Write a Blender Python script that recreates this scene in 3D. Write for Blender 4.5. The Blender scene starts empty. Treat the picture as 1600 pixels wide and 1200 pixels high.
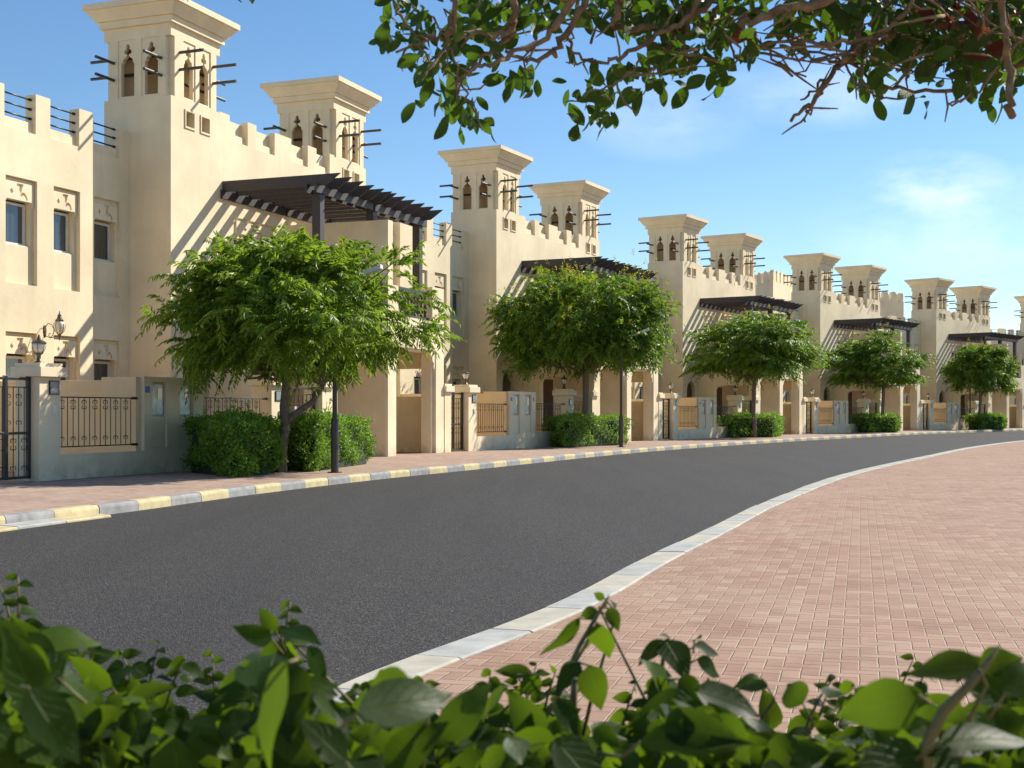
import bpy, math, random
import numpy as np
from mathutils import Vector, Matrix
from mathutils.geometry import tessellate_polygon
random.seed(7); RNG = np.random.default_rng(11)
SC = bpy.context.scene
COL = SC.collection
rad = math.radians
PAVE = 0.145

# ------------------------------------------------------------------ materials
def new_mat(name):
    m = bpy.data.materials.new(name); m.use_nodes = True
    nt = m.node_tree; nt.nodes.clear()
    out = nt.nodes.new('ShaderNodeOutputMaterial')
    return m, nt, out
class NT:
    """small helper for wiring nodes"""
    def __init__(s, nt): s.nt = nt
    def n(s, t, **kw):
        nd = s.nt.nodes.new(t)
        for k, v in kw.items(): setattr(nd, k, v)
        return nd
    def link(s, a, b): s.nt.links.new(a, b)
    def put(s, inp, v):
        if hasattr(v, 'is_output'): s.link(v, inp)
        else: inp.default_value = v
    def math(s, op, a, b=None, c=None):
        nd = s.n('ShaderNodeMath', operation=op)
        s.put(nd.inputs[0], a)
        if b is not None: s.put(nd.inputs[1], b)
        if c is not None: s.put(nd.inputs[2], c)
        return nd.outputs[0]
    def mix(s, f, a, b, bt='MIX'):
        nd = s.n('ShaderNodeMix', data_type='RGBA', blend_type=bt)
        s.put(nd.inputs[0], f); s.put(nd.inputs[6], a); s.put(nd.inputs[7], b)
        return nd.outputs[2]
    def noise(s, vec, scale, detail=4, rough=.55, dist=0):
        nd = s.n('ShaderNodeTexNoise'); s.link(vec, nd.inputs['Vector'])
        nd.inputs['Scale'].default_value = scale; nd.inputs['Detail'].default_value = detail
        nd.inputs['Roughness'].default_value = rough; nd.inputs['Distortion'].default_value = dist
        return nd.outputs['Fac']
    def ramp(s, f, stops):
        nd = s.n('ShaderNodeValToRGB'); s.link(f, nd.inputs[0])
        e = nd.color_ramp.elements
        while len(e) < len(stops): e.new(.5)
        for el, (p, c) in zip(e, stops):
            el.position = p; el.color = c if len(c) == 4 else (*c, 1)
        return nd.outputs[0]
    def mapr(s, f, a, b, c, d):
        nd = s.n('ShaderNodeMapRange'); s.link(f, nd.inputs[0])
        for i, v in enumerate((a, b, c, d)): nd.inputs[i+1].default_value = v
        return nd.outputs[0]
    def bump(s, h, strength, dist=.01):
        nd = s.n('ShaderNodeBump'); s.link(h, nd.inputs['Height'])
        nd.inputs['Strength'].default_value = strength; nd.inputs['Distance'].default_value = dist
        return nd.outputs[0]
def rgba(c): return (c[0], c[1], c[2], 1)

def stucco(name, base, dirt=.5):
    m, nt, out = new_mat(name); T = NT(nt)
    tc = T.n('ShaderNodeTexCoord').outputs['Object']
    mp = T.n('ShaderNodeMapping'); T.link(tc, mp.inputs[0]); mp.inputs['Scale'].default_value = (2.2, 2.2, .22)
    big = T.noise(tc, .55, 5, .6)
    streak = T.noise(mp.outputs[0], 1.6, 6, .62)
    fine = T.noise(tc, 60, 3, .6)
    trowel = T.noise(tc, 7, 4, .6, .6)
    dark = tuple(c*.80 for c in base); lite = tuple(min(1, c*1.07) for c in base)
    c = T.mix(T.mapr(big, .3, .7, 0, 1), rgba(dark), rgba(lite))
    c = T.mix(T.mapr(streak, .5, .78, 0, dirt), c, rgba((base[0]*.66, base[1]*.62, base[2]*.56)))
    c = T.mix(T.mapr(trowel, .35, .75, 0, .3), c, rgba(tuple(x*.9 for x in base)))
    # splash dirt near the ground
    geo = T.n('ShaderNodeNewGeometry').outputs['Position']
    sx = T.n('ShaderNodeSeparateXYZ'); T.link(geo, sx.inputs[0])
    low = T.mapr(sx.outputs[2], .12, .55, 1, 0)
    low = T.math('MULTIPLY', low, T.mapr(T.noise(tc, 5, 4), .35, .65, 0, .65))
    c = T.mix(low, c, rgba((.36, .29, .22)))
    p = T.n('ShaderNodeBsdfPrincipled'); T.link(c, p.inputs['Base Color'])
    p.inputs['Roughness'].default_value = .9; p.inputs['Specular IOR Level'].default_value = .2
    h = T.math('ADD', T.math('MULTIPLY', fine, .5), T.math('MULTIPLY', trowel, 1.0))
    T.link(T.bump(h, .35, .012), p.inputs['Normal'])
    T.link(p.outputs[0], out.inputs[0]); return m
def plain(name, col, rough=.6, metal=0, var=.15, scale=8, spec=.5, bump=.1):
    m, nt, out = new_mat(name); T = NT(nt)
    tc = T.n('ShaderNodeTexCoord').outputs['Object']
    f = T.noise(tc, scale, 5, .6)
    c = T.mix(T.mapr(f, .3, .7, 0, 1), rgba(tuple(x*(1-var) for x in col)), rgba(tuple(min(1, x*(1+var)) for x in col)))
    p = T.n('ShaderNodeBsdfPrincipled'); T.link(c, p.inputs['Base Color'])
    p.inputs['Roughness'].default_value = rough; p.inputs['Metallic'].default_value = metal
    p.inputs['Specular IOR Level'].default_value = spec
    if bump: T.link(T.bump(T.noise(tc, scale*6, 3), bump, .005), p.inputs['Normal'])
    T.link(p.outputs[0], out.inputs[0]); return m
def leaf_mat(name, c0, c1, c2, trans=.35, rough=.42, spec=.5, tcol=None, vein=False):
    m, nt, out = new_mat(name); T = NT(nt)
    g = T.n('ShaderNodeNewGeometry')
    rnd = g.outputs['Random Per Island']
    c = T.ramp(rnd, [(0, c0), (.55, c1), (1, c2)])
    tc = T.n('ShaderNodeTexCoord').outputs['Object']
    c = T.mix(T.mapr(T.noise(tc, 1.1, 3), .35, .7, 0, .55), c, rgba(c0))
    hgt = None
    if vein:
        uvn = T.n('ShaderNodeUVMap'); uvn.uv_map = 'leaf'; su = T.n('ShaderNodeSeparateXYZ'); T.link(uvn.outputs[0], su.inputs[0])
        ax = T.math('ABSOLUTE', T.math('SUBTRACT', su.outputs[0], .5))
        mid = T.mapr(ax, .012, .035, 1, 0)
        wv = T.math('ABSOLUTE', T.math('SINE', T.math('MULTIPLY', T.math('SUBTRACT', su.outputs[1], T.math('MULTIPLY', ax, .55)), 25.0)))
        lat = T.mapr(wv, .0, .16, 1, 0)
        vn = T.math('MAXIMUM', mid, T.math('MULTIPLY', lat, .55))
        c = T.mix(T.mapr(T.noise(tc, 90, 4), .4, .75, 0, .35), c, rgba(tuple(x*1.5 for x in c1)))
        c = T.mix(T.math('MULTIPLY', vn, .5), c, rgba((c2[0]*1.5, c2[1]*1.35, c2[2]*2)))
        spot = T.mapr(T.noise(tc, 38, 5, .7), .66, .74, 0, .7)
        c = T.mix(spot, c, rgba((.13, .085, .03)))
        hgt = T.math('SUBTRACT', T.math('MULTIPLY', T.noise(tc, 45, 3), .8), vn)
    p = T.n('ShaderNodeBsdfPrincipled'); T.link(c, p.inputs['Base Color'])
    if hgt is not None: T.link(T.bump(hgt, .5, .0015), p.inputs['Normal'])
    p.inputs['Roughness'].default_value = rough; p.inputs['Specular IOR Level'].default_value = spec
    tr = T.n('ShaderNodeBsdfTranslucent')
    T.link(T.mix(.75, c, rgba(tcol or (c2[0]*1.6, c2[1]*1.6, c2[2]*.9))), tr.inputs[0])
    mx = T.n('ShaderNodeMixShader'); mx.inputs[0].default_value = trans
    T.link(p.outputs[0], mx.inputs[1]); T.link(tr.outputs[0], mx.inputs[2])
    T.link(mx.outputs[0], out.inputs[0]); return m

def asphalt():
    m, nt, out = new_mat('asphalt'); T = NT(nt)
    tc = T.n('ShaderNodeTexCoord').outputs['Object']
    v = T.n('ShaderNodeTexVoronoi'); T.link(tc, v.inputs['Vector']); v.inputs['Scale'].default_value = 85
    cell = v.outputs['Color']
    sp = T.n('ShaderNodeSeparateColor'); T.link(cell, sp.inputs[0])
    agg = T.math('POWER', sp.outputs[0], 3.0)
    fine = T.noise(tc, 150, 3, .7)
    patch = T.noise(tc, .35, 4, .55)
    mp = T.n('ShaderNodeMapping'); T.link(tc, mp.inputs[0]); mp.inputs['Rotation'].default_value = (0, 0, rad(-20)); mp.inputs['Scale'].default_value = (1.6, .12, 1)
    tracks = T.noise(mp.outputs[0], .8, 3, .5)
    c = T.mix(T.mapr(agg, 0, 1, 0, 1), rgba((.014, .013, .013)), rgba((.155, .143, .13)))
    c = T.mix(T.mapr(fine, .35, .7, 0, .55), c, rgba((.036, .033, .030)))
    c = T.mix(T.mapr(patch, .35, .7, 0, .35), c, rgba((.046, .043, .040)))
    c = T.mix(T.mapr(tracks, .4, .7, 0, .35), c, rgba((.024, .023, .022)))
    p = T.n('ShaderNodeBsdfPrincipled'); T.link(c, p.inputs['Base Color'])
    p.inputs['Roughness'].default_value = .85; p.inputs['Specular IOR Level'].default_value = .3
    h = T.math('ADD', v.outputs['Distance'], T.math('MULTIPLY', fine, .6))
    T.link(T.bump(h, .8, .008), p.inputs['Normal'])
    T.link(p.outputs[0], out.inputs[0]); return m

def herringbone(name, cell, rot, cA, cB, cC, joint, dust=.5):
    m, nt, out = new_mat(name); T = NT(nt)
    tc = T.n('ShaderNodeTexCoord').outputs['Object']
    mp = T.n('ShaderNodeMapping'); T.link(tc, mp.inputs[0])
    mp.inputs['Rotation'].default_value = (0, 0, rad(rot)); mp.inputs['Scale'].default_value = (1/cell, 1/cell, 1)
    wob = T.n('ShaderNodeVectorMath', operation='MULTIPLY_ADD')
    nz = T.n('ShaderNodeTexNoise'); T.link(mp.outputs[0], nz.inputs['Vector']); nz.inputs['Scale'].default_value = .9
    T.link(nz.outputs['Color'], wob.inputs[0]); wob.inputs[1].default_value = (.10, .10, 0); T.link(mp.outputs[0], wob.inputs[2])
    s = T.n('ShaderNodeSeparateXYZ'); T.link(wob.outputs[0], s.inputs[0])
    x, y = s.outputs[0], s.outputs[1]
    i, j = T.math('FLOOR', x), T.math('FLOOR', y)
    fx, fy = T.math('FRACT', x), T.math('FRACT', y)
    t = T.math('FLOORED_MODULO', T.math('SUBTRACT', i, j), 4.0)
    def eq(k): return T.math('COMPARE', t, float(k), .1)
    e0, e1, e2, e3 = eq(0), eq(1), eq(2), eq(3)
    dl = T.math('ADD', fx, T.math('MULTIPLY', e1, 5.0))
    dr = T.math('ADD', T.math('SUBTRACT', 1.0, fx), T.math('MULTIPLY', e0, 5.0))
    db = T.math('ADD', fy, T.math('MULTIPLY', e2, 5.0))
    dt = T.math('ADD', T.math('SUBTRACT', 1.0, fy), T.math('MULTIPLY', e3, 5.0))
    d = T.math('MINIMUM', T.math('MINIMUM', dl, dr), T.math('MINIMUM', db, dt))
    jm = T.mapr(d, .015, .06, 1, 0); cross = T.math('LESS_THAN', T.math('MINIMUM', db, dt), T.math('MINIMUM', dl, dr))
    cx = T.n('ShaderNodeCombineXYZ'); T.link(T.math('SUBTRACT', i, e1), cx.inputs[0]); T.link(T.math('SUBTRACT', j, e2), cx.inputs[1])
    wn = T.n('ShaderNodeTexWhiteNoise', noise_dimensions='2D'); T.link(cx.outputs[0], wn.inputs['Vector'])
    c = T.ramp(wn.outputs['Value'], [(0, cA), (.5, cB), (.93, cC), (1, (cC[0]*1.05, cC[1]*1.15, cC[2]*1.15))])
    fine = T.noise(tc, 70, 4, .65)
    c = T.mix(T.mapr(fine, .3, .75, 0, .45), c, rgba(tuple(v*1.25 for v in cB)))
    big = T.noise(tc, .55, 5, .6)
    c = T.mix(T.mapr(big, .4, .75, 0, dust), c, rgba(joint))
    big2 = T.noise(tc, 1.7, 5, .6)
    c = T.mix(T.mapr(big2, .5, .75, 0, .5), c, rgba(tuple(v*.72 for v in cA)))
    jcol = T.mix(T.math('MULTIPLY', cross, T.mapr(T.noise(tc, 2.3, 3), .3, .6, 1, .55)), rgba(joint), rgba(tuple(v*.42 for v in cA)))  # joints of one direction painted darker, as shade lying in them
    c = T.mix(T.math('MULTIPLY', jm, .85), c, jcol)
    p = T.n('ShaderNodeBsdfPrincipled'); T.link(c, p.inputs['Base Color'])
    p.inputs['Roughness'].default_value = .9; p.inputs['Specular IOR Level'].default_value = .2
    h = T.math('SUBTRACT', T.math('MULTIPLY', fine, .25), jm)
    T.link(T.bump(h, .8, .008), p.inputs['Normal'])
    T.link(p.outputs[0], out.inputs[0]); return m

MC = stucco('stucco_cream', (.83, .700, .475), .26)
MBOUNCE = stucco('stucco_bounce', (.82, .61, .36), .22)  # cream stucco with warm bounced light painted into its colour
MT = stucco('stucco_trim', (.84, .71, .49), .15)
MWOOD = plain('dark_stained_wood', (.042, .034, .034), .55, var=.3, scale=14, bump=.25)
MPOLE = plain('dark_pole_wood', (.05, .045, .043), .45, var=.3, scale=20)
MIRON = plain('black_iron', (.018, .018, .02), .4, var=.25, scale=20)
MGREYIRON = plain('grey_iron', (.22, .235, .26), .4, var=.1)
MPLATE = plain('grey_plate', (.28, .29, .31), .35, .5, var=.1)
MWHITE = plain('white_paint', (.75, .73, .68), .5, var=.05)
MFRAME = plain('window_frame_cream', (.66, .62, .54), .45, var=.06)
MSTEEL = plain('meter_door_steel', (.36, .38, .38), .4, .55, var=.25, scale=6)
MBRONZE = plain('aged_bronze', (.11, .085, .06), .45, .6, var=.3, scale=30)
MKGREY = plain('kerb_grey', (.27, .265, .255), .8, var=.25, scale=5, spec=.2, bump=.3)
MKYEL = plain('kerb_yellow', (.50, .42, .24), .75, var=.18, scale=6, spec=.2, bump=.3)
MKWHITE = plain('kerb_pale_grey', (.385, .38, .35), .8, var=.18, scale=4, spec=.2, bump=.3)
MKCREAM = plain('kerb_cream', (.44, .41, .33), .8, var=.15, scale=4, spec=.2, bump=.3)
MSAND = plain('sand', (.42, .34, .25), .95, var=.2, scale=.6)
MBARK = plain('bark', (.17, .135, .105), .85, var=.35, scale=12, bump=.6, spec=.2)
MBARK2 = plain('branch_bark', (.235, .158, .088), .85, var=.45, scale=30, bump=.6, spec=.2)
MSTEM = plain('green_stem', (.16, .13, .04), .6, var=.4, scale=30)
MDOOR = plain('brown_door', (.09, .045, .025), .45, var=.2, scale=6)
MCLOTH = plain('white_cloth', (.74, .70, .66), .9, var=.08, scale=10)
MPOST = plain('brown_lamp_post', (.055, .046, .040), .45, var=.15, scale=6)
MASPH = asphalt()
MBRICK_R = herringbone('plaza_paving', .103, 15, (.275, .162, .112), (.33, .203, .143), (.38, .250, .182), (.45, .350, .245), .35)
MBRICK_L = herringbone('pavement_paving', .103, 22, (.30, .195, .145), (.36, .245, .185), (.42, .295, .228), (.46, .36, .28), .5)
def glass_mat(name, col, rough=.06):
    m, nt, out = new_mat(name); T = NT(nt)
    tc = T.n('ShaderNodeTexCoord').outputs['Object']; mp = T.n('ShaderNodeMapping'); T.link(tc, mp.inputs[0]); mp.inputs['Scale'].default_value = (1, 9, .12)
    c = T.mix(T.mapr(T.noise(mp.outputs[0], 1.3, 3), .42, .62, 0, 1), rgba(col), rgba(tuple(v*3.2 for v in col)))
    p = T.n('ShaderNodeBsdfPrincipled'); T.link(c, p.inputs['Base Color'])
    T.link(T.bump(T.noise(tc, 1.6, 2), .05, .05), p.inputs['Normal'])
    p.inputs['Roughness'].default_value = rough; p.inputs['Specular IOR Level'].default_value = .9
    p.inputs['Coat Weight'].default_value = .4
    T.link(p.outputs[0], out.inputs[0]); return m
MGLASS = glass_mat('window_glass', (.02, .022, .028))
MMILK = plain('milky_lamp_glass', (.72, .66, .55), .15, var=.05)
MLEAF1 = leaf_mat('tree_leaf_feathery', (.050, .112, .012), (.115, .215, .020), (.28, .35, .035), .45, .42, .35, (.42, .60, .04))
MLEAF2 = leaf_mat('tree_leaf_dense', (.040, .100, .012), (.088, .185, .020), (.21, .29, .03), .43, .42, .35, (.34, .52, .04))
MHEDGE = leaf_mat('hedge_leaf', (.050, .125, .012), (.11, .24, .022), (.24, .40, .04), .36, .42, .35, (.32, .54, .04))
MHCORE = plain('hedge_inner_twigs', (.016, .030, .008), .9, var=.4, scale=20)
MFIG = leaf_mat('overhead_leaf', (.014, .032, .006), (.027, .060, .008), (.065, .12, .013), .36, .45, .3, (.15, .29, .015), vein=True)
MSHRUB = leaf_mat('shrub_leaf', (.008, .020, .003), (.018, .042, .005), (.065, .11, .010), .42, .46, .14, (.19, .31, .010), vein=True)
MYEL = leaf_mat('yellow_flower', (.50, .46, .02), (.64, .60, .03), (.78, .74, .06), .3, .6, .2, (.7, .55, .05))
MWFL = leaf_mat('white_flower', (.6, .55, .5), (.7, .65, .6), (.8, .72, .7), .3, .6, .2, (.7, .65, .6))
MRED = leaf_mat('red_dry_leaf', (.12, .022, .010), (.17, .030, .014), (.16, .07, .02), .35, .5, .3, (.30, .06, .02))

# ------------------------------------------------------------------ mesh tools
class MB:
    def __init__(s): s.v = []; s.f = []; s.m = []; s.cm = 0; s.sm = False
    def poly(s, pts):
        k = len(s.v); s.v += [tuple(p) for p in pts]; s.f.append(tuple(range(k, k+len(pts)))); s.m.append(s.cm)
    def box(s, x0, x1, y0, y1, z0, z1):
        k = len(s.v)
        s.v += [(x0,y0,z0),(x1,y0,z0),(x1,y1,z0),(x0,y1,z0),(x0,y0,z1),(x1,y0,z1),(x1,y1,z1),(x0,y1,z1)]
        for f in ((0,3,2,1),(4,5,6,7),(0,1,5,4),(1,2,6,5),(2,3,7,6),(3,0,4,7)):
            s.f.append(tuple(k+i for i in f)); s.m.append(s.cm)
    def ub(s, u0, u1, n0, n1, z0, z1): s.box(n0, n1, u0, u1, z0, z1)   # villa frame: x = outward, y = along the street
    def prism(s, pts, a, b, mp):
        """pts: 2d outline; a,b depth; mp(p,q,d)->xyz"""
        k = len(s.v); n = len(pts)
        s.v += [mp(p, q, a) for p, q in pts] + [mp(p, q, b) for p, q in pts]
        s.f += [tuple(range(k, k+n)), tuple(range(k+2*n-1, k+n-1, -1))]; s.m += [s.cm]*2
        for i in range(n):
            j = (i+1) % n; s.f.append((k+i, k+n+i, k+n+j, k+j)); s.m.append(s.cm)
    def plate(s, outer, holes, t, mp):
        """plate with holes in its own plane, front at depth 0 and back at depth t"""
        loops = [outer]+holes
        tri = tessellate_polygon([[Vector((p, q, 0)) for p, q in L] for L in loops])
        flat = [pt for L in loops for pt in L]; n = len(flat)
        for d in (0, t):
            k = len(s.v); s.v += [mp(p, q, d) for p, q in flat]
            for tr in tri: s.f.append(tuple(k+i for i in tr)); s.m.append(s.cm)
        for L in loops:
            k = len(s.v); n = len(L)
            s.v += [mp(p, q, 0) for p, q in L] + [mp(p, q, t) for p, q in L]
            for i in range(n):
                j = (i+1) % n; s.f.append((k+i, k+j, k+n+j, k+n+i)); s.m.append(s.cm)
    def tube(s, pts, r, seg=8, caps=True):
        pts = [Vector(p) for p in pts]
        rs = r if isinstance(r, (list, tuple)) else [r]*len(pts)
        k0 = len(s.v); up = None
        for i, p in enumerate(pts):
            a = pts[max(0, i-1)]; b = pts[min(len(pts)-1, i+1)]; d = (b-a).normalized()
            if up is None: up = d.orthogonal().normalized()
            up = (up - d*up.dot(d)).normalized(); w = d.cross(up)
            for q in range(seg):
                an = 2*math.pi*q/seg; s.v.append(tuple(p+(up*math.cos(an)+w*math.sin(an))*rs[i]))
        for i in range(len(pts)-1):
            for q in range(seg):
                a = k0+i*seg+q; b = k0+i*seg+(q+1) % seg
                s.f.append((a, b, b+seg, a+seg)); s.m.append(s.cm)
        if caps:
            s.f.append(tuple(k0+q for q in range(seg-1, -1, -1))); s.m.append(s.cm)
            s.f.append(tuple(k0+(len(pts)-1)*seg+q for q in range(seg))); s.m.append(s.cm)
    def lathe(s, prof, c=(0, 0, 0), seg=12):
        k0 = len(s.v)
        for r, z in prof:
            for q in range(seg):
                a = 2*math.pi*q/seg; s.v.append((c[0]+r*math.cos(a), c[1]+r*math.sin(a), c[2]+z))
        for i in range(len(prof)-1):
            for q in range(seg):
                a = k0+i*seg+q; b = k0+i*seg+(q+1) % seg
                s.f.append((a, b, b+seg, a+seg)); s.m.append(s.cm)
        s.f.append(tuple(k0+q for q in range(seg-1, -1, -1))); s.m.append(s.cm)
        s.f.append(tuple(k0+(len(prof)-1)*seg+q for q in range(seg))); s.m.append(s.cm)
    def build(s, name, mats, parent=None, smooth=False, bevel=0):
        me = bpy.data.meshes.new(name); me.from_pydata(s.v, [], s.f)
        if not isinstance(mats, (list, tuple)): mats = [mats]
        for m in mats: me.materials.append(m)
        if len(mats) > 1: me.polygons.foreach_set('material_index', s.m)
        if smooth: me.polygons.foreach_set('use_smooth', [True]*len(me.polygons))
        me.update()
        o = bpy.data.objects.new(name, me); COL.objects.link(o)
        if parent: o.parent = parent
        if bevel:
            b = o.modifiers.new('bevel', 'BEVEL'); b.width = bevel; b.segments = 2; b.limit_method = 'ANGLE'
        return o
def tag(o, label=None, cat=None, group=None, kind=None):
    if label: o['label'] = label
    if cat: o['category'] = cat
    if group: o['group'] = group
    if kind: o['kind'] = kind
    return o
def empty(name, loc=(0, 0, 0), rz=0):
    o = bpy.data.objects.new(name, None); COL.objects.link(o); o.location = loc; o.rotation_euler = (0, 0, rz)
    o.empty_display_size = .3; return o
def copy_tree(o, parent=None):
    c = o.copy(); COL.objects.link(c)
    if parent: c.parent = parent
    for ch in list(o.children): copy_tree(ch, c)
    return c
FR = lambda n0: (lambda p, q, d: (n0-d, p, q))          # plate facing outward (+n); p=u, q=z
LF = lambda u0: (lambda p, q, d: (p, u0+d, q))          # plate facing -u; p=n, q=z
RF = lambda u0: (lambda p, q, d: (p, u0-d, q))          # plate facing +u
BK = lambda n0: (lambda p, q, d: (n0+d, p, q))
def R(a0, a1, b0, b1): return [(a0, b0), (a1, b0), (a1, b1), (a0, b1)]

# ------------------------------------------------------------------ camera model (photo measurements to places)
FPX, CAMH = 2030.0, 1.45
def at(px, py, D):     # where a point seen at this pixel stands, D metres ahead
    return Vector(((px-800)/FPX*D, D, CAMH+(645-py)/FPX*D))

# ------------------------------------------------------------------ villa rows on a gentle curve
TH0, STEP, PITCH = 20.8, 5.25, 21.05
def th(i): return rad(TH0+STEP*(i-1))
Pc = {2: (-.46, 53.3)}
for i in range(3, 9):
    a = (th(i-1)+th(i))/2; Pc[i] = (Pc[i-1][0]+PITCH*math.sin(a), Pc[i-1][1]+PITCH*math.cos(a))
a = (th(1)+th(2))/2; Pc[1] = (Pc[2][0]-PITCH*math.sin(a), Pc[2][1]-PITCH*math.cos(a))
def frame(i):
    t = th(i); u = Vector((math.sin(t), math.cos(t), 0)); n = Vector((math.cos(t), -math.sin(t), 0))
    return Vector((*Pc[i], 0))+u*.4-n*.4, u, n
def W(i, u, n, z=0):
    o, U, N = frame(i); return o+U*u+N*n+Vector((0, 0, z))

# window: outer shallow recess, ornament over glass
def cusp_plate(m, uc, w, z0, z1, n_front, t=.05):
    h = z1-z0; hw = w/2
    holes = []
    # diamonds and hooked scrolls on both sides of a stepped key
    def P(x, y): return (uc+x*hw, z0+y*h)
    holes.append([P(-.62, .50), P(-.50, .34), P(-.38, .50), P(-.50, .66)])
    holes.append([P(-.16, .94), P(-.16, .80), P(.0, .80), P(.02, .55), P(.10, .42), P(.16, .55), P(.22, .80), P(.30, .94)])
    arc = [P(.28+.30*math.cos(t), .12+.42*math.sin(t)) for t in np.linspace(.15, 2.5, 8)]
    arc2 = [P(.28+.18*math.cos(t), .12+.26*math.sin(t)) for t in np.linspace(2.5, .15, 8)]
    holes.append(arc+arc2)
    m.plate([P(-.98, 0), P(-.86, 0), P(-.84, .1), P(.84, .1), P(.90, -.12), P(.98, -.12), P(.98, 1), P(-.98, 1)], holes, t, FR(n_front))
def window(parent, u0, u1, ztop, zbot, nb, gz0, gz1):
    """nb: plane of the inner panel"""
    w = u1-u0; uc = (u0+u1)/2; win = empty('window'); win.parent = parent
    wl, wr = u0+.08, u1-.12
    m = MB(); m.plate(R(wl, wr, gz0, gz1), [R(wl+.07, wr-.07, gz0+.06, gz1-.06)], .07, FR(nb-.13))
    m.ub(wl-.02, wr+.02, nb-.14, nb-.02, gz0-.05, gz0+.004)
    m.build('frame', MFRAME, win)
    m = MB(); m.ub(wl+.06, wr-.06, nb-.20, nb-.17, gz0+.05, gz1-.05); m.build('pane', MGLASS, win)
    m = MB(); cusp_plate(m, uc, w-.06, gz1+.0, ztop-.10, nb+.05, .052)
    m.ub(u0+.02, u1-.02, nb, nb+.03, ztop-.09, ztop-.045)
    m.build('ornament', MT, win)
    return win

def make_villa():
    V = empty('villa')
    # --- main block wall with crenel niches, doorway, upper windows
    m = MB()
    nich = [(2.8, 3.75), (4.22, 5.25), (6.22, 7.25), (7.8, 8.68)]
    outer = [(0, .0), (11.25, .0), (11.25, 9.9)]
    top = [(11.25, 9.9), (8.95, 9.9), (8.95, 9.95)]
    outer = [(0, 0), (11.25, 0), (11.25, 9.9), (9.0, 9.9), (9.0, 9.95)]
    for a, b in reversed(nich): outer += [(b, 9.95), (b, 9.25), (a, 9.25), (a, 9.95)]
    outer += [(2.3, 9.95), (2.3, 9.9), (0, 9.9)]
    arch = lambda a, b, zs, zt: [(a, 0.16), (b, 0.16), (b, zs), (b-.06, zs+.05), (b-.08, zs+.22), ((a+b)/2+.25, zt-.12), ((a+b)/2, zt), ((a+b)/2-.25, zt-.12), (a+.08, zs+.22), (a+.06, zs+.05), (a, zs)]
    holes = [arch(.55, 1.75, 2.75, 3.3), arch(9.8, 10.9, 2.75, 3.3)]
    for s in (0, 8.95): holes += [R(s+.64, s+1.05, 9.2, 9.62), R(s+1.37, s+1.78, 9.2, 9.62)]
    holes += [R(3.0, 5.15, 5.0, 7.08), R(6.4, 8.5, 5.0, 7.08)]
    m.plate(outer, holes, .22, FR(0))
    for a, b in nich: m.ub(a, b, -.2, -.1, 9.25, 9.47)
    m.ub(2.3, 9.0, -.45, -.222, 8.9, 9.87)                   # back parapet behind the niches
    m.ub(.2, 11.05, -2.1, -.6, 3.6, 8.5)                   # upper body
    m.ub(2.3, 8.95, -2.1, -.222, .0, 3.598)
    m.ub(2.3, 3.0, -.6, -.222, 3.6, 8.3); m.ub(5.2, 6.35, -.6, -.222, 3.6, 8.3); m.ub(8.55, 8.95, -.6, -.222, 3.6, 8.3)
    m.ub(2.3, 8.95, -.6, -.222, 7.1, 8.6)
    m.ub(0.2, 11.05, -9, -2.102, 0, 8.2)                   # rear body
    # tower shafts (left and right side walls)
    m.plate(R(-2.15, -.22, 0, 9.9), [], .2, LF(0)); m.plate(R(-2.15, -.22, 0, 9.9), [], .2, RF(11.25))
    for s in (0, 8.95):
        m.ub(s+.2, s+2.1, -2.15, -1.95, 8.21, 9.9)
    m.plate(R(-2.15, -.222, 8.5, 9.9), [], .2, RF(2.3)); m.plate(R(-2.15, -.222, 8.5, 9.9), [], .2, LF(8.95))
    m.ub(.2, 2.1, -1.95, -.222, 9.02, 9.08); m.ub(9.15, 11.05, -1.95, -.222, 9.02, 9.08)
    m.build('block_wall', MC, V, bevel=.012)
    # mouldings round small tower openings and upper windows
    for s in (0, 8.95):
        for a in (.64, 1.37):
            m = MB(); m.plate(R(s+a-.02, s+a+.46, 9.15, 9.66), [R(s+a+.02, s+a+.40, 9.2, 9.61)], .03, FR(.0301)); m.build('opening_trim', MT, V)
    for (a, b) in ((3.0, 5.15), (6.4, 8.5)):
        w = empty('window'); w.parent = V; uc = (a+b)/2
        k = MB(); k.plate(R(a, b, 5.0, 7.08), [R(a+.1, uc-.35, 5.1, 6.5), R(uc-.2, b-.1, 5.1, 6.5)], .05, FR(-.06))
        k.build('panel', MC, w)
        k = MB(); k.plate(R(a+.1, b-.1, 5.05, 6.52), [R(a+.16, uc-.4, 5.12, 6.46), R(uc-.15, b-.16, 5.12, 6.46)], .05, FR(-.15)); k.build('frame', MFRAME, w)
        k = MB(); k.ub(a+.1, b-.1, -.215, -.205, 5.05, 6.55); k.build('pane', MGLASS, w)
        k = MB(); cusp_plate(k, uc, b-a-.3, 6.6, 7.0, -.01, .048); k.build('ornament', MT, w)
    for a, b in ((.55, 1.75), (9.8, 10.9)):
        d = empty('door'); d.parent = V
        k = MB(); k.ub(a+.06, b-.06, -.60, -.55, .2, 3.0); k.build('leaf', MDOOR, d)
    for a, b in ((2.65, 5.6), (6.3, 9.2)):
        d = empty('door'); d.parent = V
        for k_ in range(3):
            q0 = a+(b-a)*k_/3; k = MB(); k.ub(q0+.01, q0+(b-a)/3-.01, .004, .06, .16, 2.95); k.build('leaf', MDOOR, d, bevel=.006)
    # --- window bay wall
    m = MB()
    pit = [(-4.92, -3.87), (-3.36, -2.30)]
    outer = [(-5.9, 0), (-1.78, 0), (-1.78, 9.12)]
    for a, b in reversed(pit): outer += [(b, 9.12), (b, 8.15), (a, 8.15), (a, 9.12)]
    outer += [(-5.9, 9.12)]
    fr = []
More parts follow.
